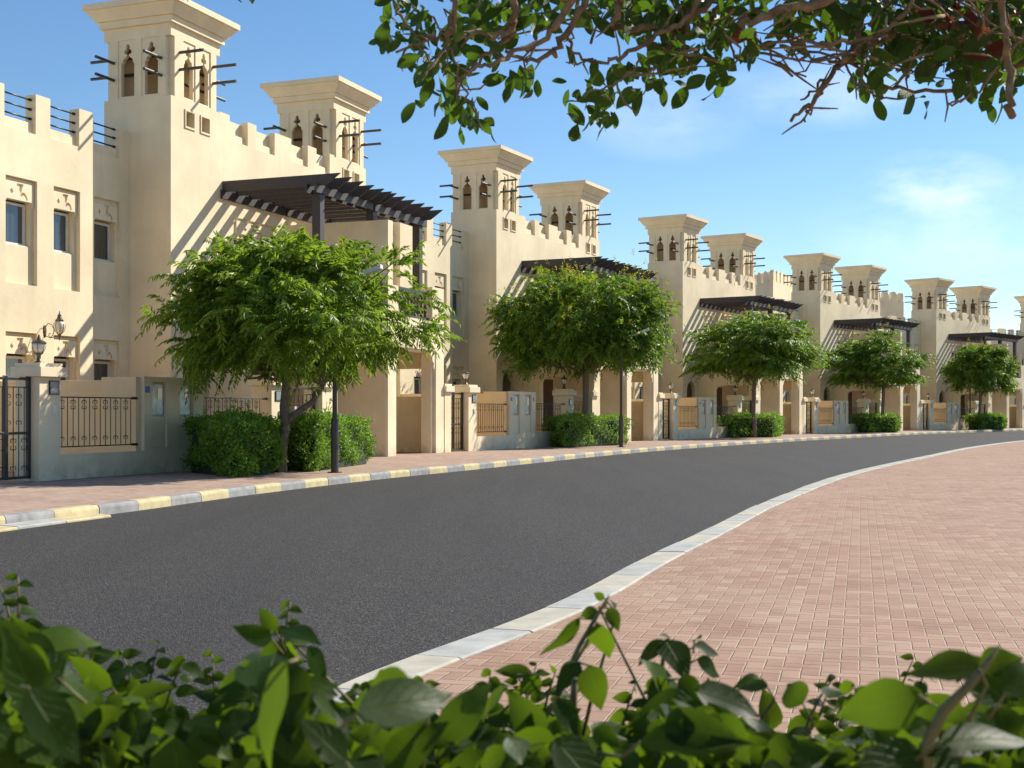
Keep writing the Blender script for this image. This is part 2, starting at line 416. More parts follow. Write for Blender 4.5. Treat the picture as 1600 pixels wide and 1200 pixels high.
    for a, b in ((-4.88, -3.82), (-3.24, -2.27)): fr += [R(a, b, 4.5, 7.02), R(a, b, .9, 3.36)]
    m.plate(outer, fr, .12, FR(-1.1))
    o2 = [(-9.75, 0), (-5.9, 0), (-5.9, 9.0)]
    o2 = [(-9.75, 0), (-5.9, 0), (-5.9, 8.15), (-7.1, 8.15), (-7.1, 9.0), (-7.6, 9.0), (-7.6, 8.15), (-8.7, 8.15), (-8.7, 9.0), (-9.75, 9.0)]
    m.plate(o2, [R(-9.2, -8.2, 4.5, 7.02), R(-9.2, -8.2, .9, 3.36)], .1, FR(-1.3))
    o3 = [(-1.78, 0), (0, 0), (0, 9.0), (-.46, 9.0), (-.46, 8.2), (-1.5, 8.2), (-1.5, 9.0), (-1.78, 9.0)]
    m.plate(o3, [R(-1.48, -.42, 4.5, 7.05), R(-1.48, -.42, .9, 3.36)], .1, FR(-1.3))
    # inner panels with window holes
    def inner(a, b, n0):
        for z0, z1, g0, g1 in ((4.4, 7.15, 5.42, 6.5), (.8, 3.45, 1.75, 2.86)):
            m.plate(R(a-.05, b+.05, z0, z1), [R(a+.10, b-.10, g0, g1)], .25, FR(n0))
    inner(-4.88, -3.82, -1.222); inner(-3.24, -2.27, -1.222)
    inner(-1.48, -.42, -1.402); inner(-9.2, -8.2, -1.402)
    # pier backs, sills, return walls
    for a, b in ((-5.9, -4.92), (-3.87, -3.36), (-2.3, -1.78)): m.ub(a, b, -1.42, -1.222, 8.15, 9.12)
    for a, b in ((-9.75, -8.7), (-7.6, -7.1), (-1.78, -1.5), (-.46, 0)): m.ub(a, b, -1.58, -1.402, 8.15, 9.0)
    for a, b in pit: m.ub(a, b, -1.42, -1.2, 8.0, 8.42)
    for a, b in ((-8.7, -7.6), (-7.1, -5.9), (-1.5, -.46)): m.ub(a, b, -1.58, -1.38, 8.0, 8.46)
    m.ub(-9.75, 0, -9, -1.66, 0, 8.1); m.ub(-5.9, -5.8, -1.66, -1.222, 0, 8.149); m.ub(-1.9, -1.8, -1.66, -1.222, 0, 8.149)
    m.ub(-9.75, 0, -1.66, -1.45, 7.3, 8.0)
    m.build('window_bay_wall', MC, V, bevel=.012)
    for a, b in ((-4.88, -3.82), (-3.24, -2.27)):
        window(V, a, b, 7.02, 4.5, -1.222, 5.44, 6.45); window(V, a, b, 3.36, .9, -1.222, 1.77, 2.80)
    for a, b in ((-1.48, -.42), (-9.2, -8.2)):
        window(V, a, b, 7.02, 4.5, -1.402, 5.44, 6.45); window(V, a, b, 3.36, .9, -1.402, 1.77, 2.80)
    for (a, b, nn) in ((-4.92, -3.87, -1.25), (-3.36, -2.3, -1.25), (-1.5, -.46, -1.45), (-7.1, -5.9, -1.45), (-8.7, -7.6, -1.45)):
        m = MB()
        for z in (8.99, 8.76, 8.53):
            m.tube([(nn, a-.12 if a > -2 or a < -5 else a, z), (nn, b, z)], .022, 8)
            m.tube([(nn, b-.07, z), (nn, b, z)], .034, 8)
        m.build('parapet_rail', MIRON, V, smooth=True)
    # --- wind towers
    for s in (0, 8.95):
        t = empty('wind_tower', (0, s, 0)); t.parent = V
        def slot(c, w=.42):
            h = w/2/.21
            half = [(.21, 9.98), (.21, 10.86), (.165, 10.91), (.155, 10.98), (.085, 11.02), (.035, 11.08), (.035, 11.115), (.10, 11.125), (.125, 11.18), (.10, 11.235), (.055, 11.25), (.065, 11.30), (.045, 11.36), (.015, 11.385)]
            return [(c+x*h, z) for x, z in half]+[(c-x*h, z) for x, z in reversed(half)]
        m = MB()
        for mp, sg in ((FR(0), 1), (BK(-2.15), 1), ):
            m.plate(R(.17, 2.13, 9.9, 11.5), [R(.57, 1.13, 9.94, 11.53-.04), R(1.30, 1.86, 9.94, 11.49)], .03, mp)
        m.plate(R(.17, 2.13, 9.9, 11.5), [slot(.84), slot(1.56)], .12, FR(-.03)); m.plate(R(.17, 2.13, 9.9, 11.5), [slot(.84), slot(1.56)], .12, BK(-2.12))
        for mp, mp2 in ((LF(0), LF(.03)), (RF(2.3), RF(2.27))):
            m.plate(R(-1.98, -.17, 9.9, 11.5), [R(-.94, -.38, 9.94, 11.49), R(-1.70, -1.14, 9.94, 11.49)], .03, mp)
            m.plate(R(-1.98, -.17, 9.9, 11.5), [slot(-.64), slot(-1.40)], .12, mp2)
        for u0, u1 in ((.151, .32), (1.98, 2.149)):
            for n0, n1 in ((-.32, -.151), (-1.999, -1.83)): m.ub(u0, u1, n0, n1, 9.9, 11.5)
        m.ub(0, 2.3, -2.15, 0, 11.5, 11.82)
        m.ub(.15, 2.15, -2.0, -.15, 9.84, 9.92)
        m.build('lantern_wall', MC, t, bevel=.008)
        m = MB()
        m.poly([(-.2, .2, 9.93), (-1.95, 2.1, 9.93), (-1.95, 2.1, 11.49), (-.2, .2, 11.49)])
        m.poly([(-1.95, .2, 9.93), (-.2, 2.1, 9.93), (-.2, 2.1, 11.49), (-1.95, .2, 11.49)])
        m.build('inner_partition', MBOUNCE, t)
        m = MB(); prof = [(.0, 11.82), (.10, 11.825), (.10, 12.0), (.17, 12.005), (.20, 12.07), (.26, 12.15), (.34, 12.25), (.345, 12.29), (.41, 12.295), (.41, 12.45)]
        k = 0
        rings = []
        for o_, z in prof:
            rings.append([(-2.15-o_, -o_, z), (o_, -o_, z), (o_, 2.3+o_, z), (-2.15-o_, 2.3+o_, z)])
        for A, B_ in zip(rings, rings[1:]):
            for q in range(4): m.poly([A[q], A[(q+1) % 4], B_[(q+1) % 4], B_[q]])
        m.poly(rings[-1])
        m.build('cornice', MT, t)
        for z in (11.12, 10.66):
            for u_ in (.40, 1.97):
                m = MB(); m.tube([(-2.90, u_, z), (.75, u_, z)], .042, 10); m.build('pole', MPOLE, t, smooth=False)
        for z in (10.90, 10.44):
            for n_ in (-.30, -1.83):
                m = MB(); m.tube([(n_, -.75, z), (n_, 3.0, z)], .042, 10); m.build('pole', MPOLE, t, smooth=False)
    # --- projecting wing with car-port arches and balcony
    w = MB()
    outer = [(2.1, .1), (2.75, .1), (2.75, 3.46), (5.75, 3.46), (5.75, .1), (6.44, .1), (6.44, 3.46), (9.38, 3.46), (9.38, .1), (10.0, .1), (10.0, 5.5), (9.1, 5.5), (9.1, 4.4), (6.6, 4.4), (6.6, 5.3), (6.1, 5.3), (6.1, 4.4), (5.6, 4.4), (2.75, 4.4), (2.75, 5.5), (2.1, 5.5)]
    w.plate(outer, [], .10, FR(3.5))
    inn = [(2.1, .1), (2.85, .1), (2.85, 3.38), (5.76, 3.38), (5.76, .1), (6.3, .1), (6.3, 3.38), (9.22, 3.38), (9.22, .1), (10.0, .1), (10.0, 5.48), (9.14, 5.48), (9.14, 4.38), (2.7, 4.38), (2.7, 5.48), (2.1, 5.48)]
    w.plate(inn, [], .35, FR(3.398))
    w.plate([(0.002, .1), (1.05, .1), (1.05, 2.75), (1.15, 2.95), (2.0, 3.0), (2.95, 2.95), (3.05, 2.75), (3.05, .1), (3.046, 5.5), (.002, 5.5)][0:7]+[(3.05, .1), (3.0481, 5.5), (.002, 5.5)], [], .25, LF(2.1))
    w.plate([(0.002, .1), (1.05, .1), (1.05, 2.9), (3.0, 2.9), (3.0, .1), (3.0481, .1), (3.0481, 5.5), (.002, 5.5)], [], .25, RF(10.0))
    w.ub(2.36, 9.74, .002, 3.046, 3.46, 4.32)              # balcony floor
    w.build('wing_wall', MC, V, bevel=.012)
    w = MB(); w.ub(5.78, 6.12, .003, 3.55, .12, 7.2); w.build('divider_wall', MC, V, bevel=.012)
    w = MB()
    def cusp(u_, s_):
        return [(u_, 3.46), (u_, 2.7), (u_+s_*.03, 2.72), (u_+s_*.05, 2.86), (u_+s_*.12, 2.92), (u_+s_*.10, 3.05), (u_+s_*.20, 3.12), (u_+s_*.22, 3.25), (u_+s_*.34, 3.30), (u_+s_*.40, 3.46)]
    for u_, s_ in ((2.75, 1), (5.75, -1), (6.44, 1), (9.38, -1)):
        w = MB(); w.prism(cusp(u_, s_), 0, .14, FR(3.47)); w.build('arch_corbel', MT, V)
    for a, b in ((2.78, 5.76), (6.6, 9.1)):
        m = MB(); m.ub(a, b, 3.2, 3.36, 4.4, 4.50); m.ub(a, b, 3.2, 3.38, 5.22, 5.32)
        n_ = int((b-a)/.23)
        for k in range(n_):
            u_ = a+(k+.5)*(b-a)/n_
            m.lathe([(.05, 0), (.05, .06), (.03, .09), (.065, .2), (.07, .27), (.035, .40), (.03, .43), (.055, .5), (.035, .56), (.03, .62), (.05, .68), (.05, .72)], (3.29, u_, 4.5), 8)
        m.build('balustrade', MWOOD, V)
    # --- pergola
    pg = empty('pergola'); pg.parent = V
    raf = RAFT
    for u_ in raf:
        m = MB(); m.prism([(0.004, 7.70), (3.30, 7.70), (3.74, 8.0), (0.004, 8.0)], 0, .075, LF(u_)); m.build('rafter', MWOOD, pg)
    for a, b in ((raf[0]-.1, raf[5]+.12), (raf[6]-.06, raf[-1]+.25)):
        for n0 in (.01, 2.72, 3.02):
            m = MB(); m.ub(a, b, n0, n0+.07, 7.50, 7.74); m.build('beam', MWOOD, pg)
    for u_, z0 in ((2.62, 4.33), (5.86, 7.2), (9.12, 4.33)):
        m = MB(); m.ub(u_, u_+.24, 2.78, 3.03, z0, 7.62); m.build('post', MWOOD, pg)
    # round wall light on the divider
    m = MB(); m.tube([(2.3, 5.78, 6.45), (2.3, 5.70, 6.45)], .14, 14); l_ = m.build('wall_light', MWHITE, V)
    return V
RAFT = [2.42, 3.10, 3.79, 4.45, 5.10, 5.62, 5.93, 6.55, 7.22, 7.93, 8.62, 9.33]

def scroll(m, n_, u, z, s=1, r=.035):
    for sd in (-1, 1):
        pts = [(n_, u+sd*(r-r*math.cos(t)), z+s*r*math.sin(t)) for t in np.linspace(0, 4.4, 7)]
        m.tube(pts, .008, 4, caps=False)
def railing(parent, a, b, n_, z0, z1, step=.165, knobs=True):
    m = MB()
    m.tube([(n_, a, z1), (n_, b, z1)], .013, 6); m.tube([(n_, a, z0), (n_, b, z0)], .013, 6)
    k = 0; u = a+step*.6
    while u < b-.05:
        m.tube([(n_, u, z0), (n_, u, z1)], .0095, 5)
        if k % 2 == 0:
            scroll(m, n_, u, z1-.09, 1, .034); scroll(m, n_, u, z1-.20, -1, .034); scroll(m, n_, u, z0+.16, 1, .034)
        u += step; k += 1
    if knobs:
        for z in (z0, z1): m.tube([(n_, b-.02, z), (n_, b+.16, z)], .028, 8)
    m.build('railing', MIRON, parent)
def make_gate(w, double=False):
    g = empty('gate')
    m = MB()
    for u in ([0, w/2-.03, w-.07] if double else [0, w-.07]):
        m.box(-.035, .035, u, u+.07, .05, 2.0)
    for z in (.08, .92, 1.95): m.box(-.03, .03, .07, w-.07, z-.025, z+.025)
    m.build('frame', MIRON, g, bevel=.004)
    m = MB(); nb = 8
    for k in range(nb):
        u = .07+(k+.5)*(w-.14)/nb
        m.tube([(0, u, .1), (0, u, 1.78)], .010, 5)
        if k % 2 == 0:
            for z, s in ((1.62, 1), (1.48, -1), (1.12, 1)): scroll(m, 0, u, z, s, .036)
        else:
            for z, s in ((.78, 1), (.64, -1), (.26, 1)): scroll(m, 0, u, z, s, .036)
    m.tube([(0, .07, 1.79), (0, w-.07, 1.79)], .011, 5)
    m.build('bars', MIRON, g)
    m = MB(); m.tube([(.03, .12, 1.02), (.09, .12, 1.02), (.09, .24, 1.02)], .012, 6); m.build('handle', MIRON, g)
    return g
def pier(parent, u0, u1, z1=2.14, n0=2.95, n1=3.52):
    p = MB(); p.ub(u0, u1, n0, n1, 0, z1); o = p.build('pier', MC, parent, bevel=.01)
    p = MB(); p.ub(u0-.08, u1+.08, n0-.05, n1+.10, z1-.0, z1+.19); p.ub(u0-.02, u1+.02, n0, n1+.03, z1+.19, z1+.265)
    c = p.build('pier_cap', MT, o, bevel=.008)
    return o
def make_garden_wall(left):
    G = empty('garden_wall')
    if left:
        pier(G, -9.1, -8.5)
        m = MB()
        outer = [(-8.498, 0), (-3.65, 0), (-3.65, 2.23), (-5.85, 2.23), (-5.85, .64), (-8.498, .64)]
        nic = [R(-5.57, -5.04, .70, 2.12), R(-4.57, -4.03, .70, 2.12)]
        m.plate(outer, nic, .10, FR(3.5))
        m.plate([(-8.498, 0), (-3.65, 0), (-3.65, 2.22), (-5.85, 2.22), (-5.85, .63), (-8.498, .63)], [], .25, FR(3.3985))
        m.ub(-5.56, -5.05, 3.399, 3.46, .705, 1.36); m.ub(-4.56, -4.04, 3.399, 3.46, .705, 1.36)
        m.build('front_wall', MC, G, bevel=.01)
        for a in (-5.57, -4.57):
            mb = MB(); mb.ub(a+.03, a+.50, 3.40, 3.44, 1.40, 2.08)
            o = mb.build('meter_box', MSTEEL, G, bevel=.01)
            mb = MB(); mb.ub(a+.26, a+.42, 3.44, 3.448, 1.75, 1.98); mb.build('meter_glass', MGLASS, o)
            mb = MB()
            for z in (1.5, 1.95): mb.ub(a+.045, a+.07, 3.44, 3.455, z-.04, z+.04)
            mb.build('hinge', MIRON, o)
        mb = MB(); mb.ub(-5.82, -5.66, 3.5, 3.508, 1.88, 2.02); mb.ub(-3.90, -3.80, 3.5, 3.508, 1.90, 2.02); mb.build('utility_tag', BLUE, G)
        m = MB(); m.ub(-3.648, -.73, 3.22, 3.46, 0, .72); m.build('low_wall', MC, G, bevel=.01)
        m = MB(); m.ub(-5.86, -5.64, -1.1, 3.147, 0, 2.16); m.ub(-6.0, -5.86, 2.5, 3.4, 0, 2.22); m.build('courtyard_wall', MBOUNCE, G, bevel=.01)
        railing(G, -8.45, -6.15, 3.42, .78, 1.76); railing(G, -3.63, -.9, 3.38, .80, 1.80)
        pier(G, -.73, -.1); pier(G, 1.86, 2.40)
        m = MB(); m.ub(-.35, -.1, -.0+.003, 2.94, 0, 1.0); m.build('side_wall', MBOUNCE, G)
        m = MB(); m.ub(-.56, -.30, 3.52, 3.545, 1.75, 2.0); m.ub(-8.84, -8.57, 3.52, 3.545, 1.80, 2.07); m.build('number_plate_surround', MIRON, G)
        m = MB(); m.ub(-.54, -.32, 3.545, 3.55, 1.77, 1.98); m.ub(-8.82, -8.59, 3.545, 3.55, 1.82, 2.05); m.build('number_plate', MPLATE, G)
        m = MB(); m.ub(-8.74, -8.66, 3.52, 3.56, 1.42, 1.60); m.ub(-.40, -.30, 3.52, 3.56, 1.35, 1.5); m.build('intercom', MWHITE, G, bevel=.006)
    else:
        pier(G, 10.03, 10.55)
        m = MB(); m.ub(10.2, 10.4, -1.0, 2.94, 0, 2.0); m.build('courtyard_wall', MC, G, bevel=.01)
    return G
BLUE = plain('blue_tag', (.10, .16, .42), .5, var=.1)

V0 = make_villa()
Gl0 = make_garden_wall(True); Gr0 = make_garden_wall(False)
gateA = make_gate(1.30, True); gateB = make_gate(1.86, False)
def lantern():
    L = empty('pier_lantern')
    m = MB(); m.lathe([(.10, 0), (.10, .02), (.05, .05), (.035, .14), (.05, .17), (.09, .19)]); m.build('base', MBRONZE, L, smooth=True)
    m = MB(); m.lathe([(.06, .19), (.10, .26), (.125, .34), (.12, .39)], seg=10); m.build('globe', MMILK, L, smooth=True)
    m = MB()
    for q in range(6):
        a_ = q*math.pi/3; c, s = math.cos(a_), math.sin(a_)
        m.tube([(.07*c, .07*s, .19), (.11*c, .11*s, .26), (.135*c, .135*s, .34), (.13*c, .13*s, .39)], .006, 4)
    m.lathe([(.15, .39), (.15, .40), (.09, .44), (.04, .46), (.03, .50), (.012, .56)]); m.build('cap', MBRONZE, L)
    return L
def wall_lamp():
    L = empty('wall_lamp'); L.scale = (.85,)*3
    m = MB(); m.lathe([(.0, -.22), (.05, -.18), (.075, -.02), (.06, .12), (.0, .2)], seg=10)
    m.v = [(x*.35, y, z) for x, y, z in m.v]; m.build('back_plate', MBRONZE, L, smooth=True)
    m = MB(); pts = [(.02, 0, .10), (.12, 0, .20), (.25, 0, .16), (.33, 0, .02), (.30, 0, -.12), (.22, 0, -.20), (.14, 0, -.16), (.16, 0, -.09), (.22, 0, -.1)]
    m.tube(pts, .012, 6); m.tube([(.02, 0, -.15), (.2, 0, -.22), (.45, 0, -.16), (.52, 0, -.1)], .012, 6)
    m.build('bracket', MBRONZE, L)
    m = MB(); m.lathe([(.04, -.12), (.12, -.04), (.16, .08), (.15, .18), (.09, .27)], (.52, 0, .0), 12); m.build('globe', MMILK, L, smooth=True)
    m = MB()
    for q in range(8):
        a_ = q*math.pi/4; c, s = math.cos(a_), math.sin(a_)
        m.tube([(.52+r*c, r*s, z) for r, z in ((.045, -.12), (.125, -.04), (.166, .08), (.155, .18), (.095, .27))], .006, 4)
    m.lathe([(.12, .26), (.12, .28), (.07, .33), (.05, .40), (.06, .42), (.02, .46), (.008, .54)], (.52, 0, 0), 12)
    m.lathe([(.006, -.3), (.03, -.2), (.05, -.12)], (.52, 0, 0), 8)
    m.build('cage', MBRONZE, L)
    return L
LN0 = lantern(); WL0 = wall_lamp()

place = {1: 'nearest villa', 2: 'second villa', 3: 'third villa', 4: 'fourth villa', 5: 'fifth villa', 6: 'farthest villa'}
def put(src, first, i, loc, rz):
    o = src if first else copy_tree(src)
    o.location = loc; o.rotation_euler = (0, 0, rz); return o
used = {}
def inst(key, src, i, u, n, z, label, cat, group, extra_rot=0):
    o = put(src, key not in used, i, W(i, u, n, z), -th(i)+extra_rot); used[key] = 1
    tag(o, label, cat, group); return o
for i in range(1, 7):
    inst('v', V0, i, 0, 0, 0, 'cream '+{1: 'villa with twin wind towers, nearest, cut by the left edge', 2: 'villa behind the flowering tree, second along the street', 3: 'villa with twin wind towers, third along the street', 4: 'villa with twin wind towers, fourth along the street', 5: 'villa with twin wind towers, fifth along the street', 6: 'villa farthest along the street, cut by the right edge'}[i], 'villa', 'cream villas with wind towers along the street')
    inst('gl', Gl0, i, 0, 0, 0, 'cream garden wall with meter boxes and iron railing before the '+place[i], 'garden wall', 'garden walls with meter boxes')
    if i < 6: inst('gr', Gr0, i, 0, 0, 0, 'short capped pier beside the street arch of the '+place[i], 'gate pier', 'gate piers beside the arches')
    inst('ga', gateA, i, -10.42, 3.3, PAVE, 'black scrolled iron gate left of the meter wall of the '+place[i], 'gate', 'black garden gates')
    if i < 6: inst('gb', gateB, i, -.06, 3.3, PAVE, 'iron gate behind the street tree of the '+place[i], 'gate', 'iron gates behind the trees')
    inst('ln', LN0, i, -8.8, 3.25, 2.405, 'bronze lantern on the pier left of the meter wall, '+place[i], 'lantern', 'lanterns on the gate piers')
    if i < 5: inst('ln', LN0, i, -.42, 3.25, 2.405, 'bronze lantern on the pier behind the tree, '+place[i], 'lantern', 'lanterns on the gate piers')
    if i < 5: inst('ln', LN0, i, 10.29, 3.25, 2.405, 'bronze lantern on the pier beside the street arch, '+place[i], 'lantern', 'lanterns on the gate piers')
    if i < 3: inst('wl', WL0, i, -3.56, -1.1, 3.45, 'globe wall lamp on a curled bracket between windows of the '+place[i], 'wall lamp', 'globe wall lamps')

# number on the nearest plate
cu = bpy.data.curves.new('house_number', 'FONT'); cu.body = '428'; cu.size = .10; cu.extrude = .002
to = bpy.data.objects.new('tmp', cu); COL.objects.link(to)
dg = bpy.context.evaluated_depsgraph_get(); me = bpy.data.meshes.new_from_object(to.evaluated_get(dg)); bpy.data.objects.remove(to)
me.materials.clear(); me.materials.append(MWHITE)
no = bpy.data.objects.new('house_number', me); COL.objects.link(no)
gw1 = [o for o in bpy.data.objects if o.name == 'garden_wall'][0]
no.parent = gw1; no.location = (3.552, -8.79, 1.86)
no.rotation_euler = (rad(90), 0, rad(90))

# white cloth hanging behind the second gate of the nearest villa
m = MB(); nu, nz = 14, 8
vs = []
for a_ in range(nu+1):
    for b_ in range(nz+1):
        s = b_/nz; wd = .10+.22*s**.7
        u_ = (a_/nu-.5)*2*wd; vs.append((.04*math.sin(a_*1.7)*(.3+s)+.03*s, u_, -.62*s - .03*abs(math.sin(a_*.9))*s))
for d in (0, .006):
    k = len(m.v); m.v += [(x+d, y, z) for x, y, z in vs]
    for a_ in range(nu):
        for b_ in range(nz):
            p = k+a_*(nz+1)+b_; m.f.append((p, p+1, p+nz+2, p+nz+1)); m.m.append(0)
cl = m.build('cloth', MCLOTH, smooth=True); cl.location = W(1, 1.05, 3.2, 1.62); cl.rotation_euler = (0, 0, -th(1))
tag(cl, 'white cloth hanging on the iron gate behind the forked tree', 'cloth')

# far crenellated buildings
def fort(corners, z1, name, label):
    m = MB(); e = empty(name, (corners[0][0], corners[0][1], 0)); o0 = Vector((*corners[0], 0))
    P = [Vector((x, y, 0))-o0 for x, y in corners]
    n = len(P); k = len(m.v)
    m.v += [tuple(p) for p in P]+[(p.x, p.y, z1) for p in P]
    for i in range(n): m.f.append((k+i, k+(i+1) % n, k+n+(i+1) % n, k+n+i)); m.m.append(0)
    m.f.append(tuple(range(k+n, k+2*n))); m.m.append(0)
    m.build('wall', MC, e)
    m = MB(); c = sum(P, Vector())/n
    for i in range(n):
        a_, b_ = P[i], P[(i+1) % n]; L = (b_-a_).length; d = (b_-a_)/L; inn = (c-(a_+b_)/2); inn = (inn-d*inn.dot(d)).normalized()
        q = .1
        while q < L-.9:
            def mp(p_, z_, t_): v = a_+d*(q+p_)+inn*t_; return (v.x, v.y, z1+z_)
            m = MB(); m.prism([(0, 0), (.85, 0), (.85, .65)]+[(.425+.425*math.cos(t), .65+.42*math.sin(t)) for t in np.linspace(.3, 2.84, 6)]+[(0, .65)], .0, .35, mp)
            m.build('merlon', MC, e); q += 1.35
    tag(e, label, 'building'); return e
A = at(1208, 600, 118); B_ = at(1245, 600, 126); C_ = at(1180, 600, 124)
fort([(A.x, A.y), (B_.x, B_.y), (B_.x-7, B_.y+7), (C_.x-2, C_.y+4)], 13.45, 'fort_building', 'blank cream block with rounded merlons behind the third and fourth villas')
A = at(1412, 600, 150); B_ = at(1340, 600, 146); 
fort([(B_.x, B_.y), (A.x, A.y), (A.x-2, A.y+14), (B_.x-2, B_.y+14)], 14.3, 'fort_building', 'blank cream block with rounded merlons between the fourth and fifth villas')

# ------------------------------------------------------------------ ground
def catmull(P, k=8):
    P = [Vector((*p, 0)) for p in P]; out = []
    Q = [P[0]*2-P[1]]+P+[P[-1]*2-P[-2]]
    for i in range(1, len(Q)-2):
        for j in range(k):
            t = j/k; a_, b_, c, d = Q[i-1], Q[i], Q[i+1], Q[i+2]
            out.append(.5*((2*b_)+(c-a_)*t+(2*a_-5*b_+4*c-d)*t*t+(3*b_-a_-3*c+d)*t**3))
    out.append(P[-1]); return out
KL = [(-12.5, -14), (-10.6, -5), (-9.0, 3), (-7.75, 9.5), (-6.62, 15.4), (-5.55, 19.2), (-4.60, 23.0), (-2.85, 28.4), (-.98, 33.1), (3.45, 44.6), (7.3, 53.0), (12.3, 62.3), (17.9, 72.0), (27.3, 86.8), (36.5, 99.0), (46.5, 111), (62, 126), (85, 144), (120, 164), (170, 184)]
KR = [(-4.6, -14), (-3.4, -6), (-2.2, 1), (-1.5, 4.5), (-.90, 6.77), (-.09, 8.66), (.45, 10.05), (1.23, 12.53), (2.31, 15.66), (4.14, 21.02), (7.77, 30.35), (13.26, 42.05), (19.6, 55), (27.4, 68.45), (37.5, 82), (50, 95.5), (66, 108), (90, 122), (125, 138), (175, 152)]
LL = catmull(KL, 10); RR = catmull(KR, 10)
def offset(L, d):
    out = []
    for i, p in enumerate(L):
        t = (L[min(i+1, len(L)-1)]-L[max(0, i-1)]).normalized(); out.append(p+Vector((t.y, -t.x, 0))*d)
    return out
def sheet(name, pts, z, mat, thick=0):
    me = bpy.data.meshes.new(name)
    tri = tessellate_polygon([[Vector((p.x, p.y, 0)) for p in pts]])
    me.from_pydata([(p.x, p.y, z) for p in pts], [], [tuple(t) for t in tri]); me.materials.append(mat); me.update()
    # make every face look up
    import bmesh as bmh
    b = bmh.new(); b.from_mesh(me)
    for f in b.faces:
        if f.normal.z < 0: f.normal_flip()
    b.to_mesh(me); b.free()
    o = bpy.data.objects.new(name, me); COL.objects.link(o); o['kind'] = 'structure'; return o
m = MB(); m.box(-700, 700, -300, 900, -.3, -.02); g = m.build('ground', MSAND); g['kind'] = 'structure'
sheet('road', offset(LL, -.1)+list(reversed(offset(RR, .1))), 0, MASPH)
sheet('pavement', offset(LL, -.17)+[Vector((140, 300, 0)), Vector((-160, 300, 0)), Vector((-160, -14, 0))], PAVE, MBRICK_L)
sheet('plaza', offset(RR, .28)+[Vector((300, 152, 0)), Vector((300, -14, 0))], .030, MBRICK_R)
def kerb(name, L, prof, mats, joint=.012, pick=None):
    """prof: list of (offset, z) cross-section; stones of 1 m"""
    m = MB(); cum = [0]
    for a_, b_ in zip(L, L[1:]): cum.append(cum[-1]+(b_-a_).length)
    def pt(s):
        s = max(0, min(cum[-1]-1e-3, s)); i = int(np.searchsorted(cum, s, side='right'))-1
        t = (s-cum[i])/(cum[i+1]-cum[i]); p = L[i].lerp(L[i+1], t); d = (L[i+1]-L[i]).normalized(); return p, Vector((d.y, -d.x, 0))
    k = 0; s = 0
    while s < cum[-1]-1.2:
        m.cm = (k % 2); ln = 1.0
        ends = []
        dz = random.uniform(-.003, .003); do = random.uniform(-.006, .006)
        for q in (s+joint/2, s+ln/2, s+ln-joint/2):
            p, nrm = pt(q); ends.append([p+nrm*(o_+do)+Vector((0, 0, z+dz if z > 0 else z)) for o_, z in prof])
        for A_, B2 in zip(ends, ends[1:]):
            for i in range(len(prof)-1): m.poly([A_[i], A_[i+1], B2[i+1], B2[i]])
        m.poly(ends[0]); m.poly(list(reversed(ends[-1])))
        s += ln; k += 1
    o = m.build(name, mats); o['kind'] = 'structure'; return o
kerb('kerb', LL, [(-.001, -.05), (-.01, .10), (-.02, .128), (-.045, .150), (-.17, .156), (-.18, .05)], [MKYEL, MKGREY])
kerb('plaza_kerb', RR, [(0, -.05), (.003, .030), (.02, .040), (.29, .044), (.31, .036), (.31, -.02)], [MKWHITE, MKCREAM])
# second flat row where the left kerb drops, near the left edge
cumL = 0; seg = [p for p in LL if p.y < 18.9 and p.y > 6]
kerb('gutter_stones', offset(seg, .30), [(0, -.05), (0, .02), (-.02, .035), (-.29, .05), (-.30, .0)], [MKWHITE, MKYEL])

# ------------------------------------------------------------------ vegetation
def quads_obj(name, V, nper, faces_per, mat, parent=None, smooth=False):
    """V: (N, nper, 3); faces_per: list of index tuples inside one piece"""
    N = V.shape[0]; me = bpy.data.meshes.new(name)
    fl = len(faces_per[0]); F = np.array(faces_per)[None]+(np.arange(N)*nper)[:, None, None]
    nf = N*len(faces_per)
    me.vertices.add(N*nper); me.vertices.foreach_set('co', V.reshape(-1).astype(np.float32))
    me.loops.add(nf*fl); me.loops.foreach_set('vertex_index', F.reshape(-1).astype(np.int32))
    me.polygons.add(nf); me.polygons.foreach_set('loop_start', (np.arange(nf)*fl).astype(np.int32))
    me.polygons.foreach_set('use_smooth', np.full(nf, smooth))
    if nper == 27:
        uv = me.uv_layers.new(name='leaf'); base = np.array([[(j-1)*.5+.5, k/8] for k in range(9) for j in range(3)], dtype=np.float32)
        uv.data.foreach_set('uv', base[(F.reshape(-1) % 27)].reshape(-1))
    me.materials.append(mat); me.update(calc_edges=True); me.validate()
    o = bpy.data.objects.new(name, me); COL.objects.link(o)
    if parent: o.parent = parent
    return o
def unit(a): return a/np.maximum(np.linalg.norm(a, axis=-1, keepdims=True), 1e-9)
OVATE = [.05, .42, .82, 1.0, .97, .80, .52, .22, .01]; OBOV = [.04, .22, .52, .80, .97, 1.0, .88, .55, .06]
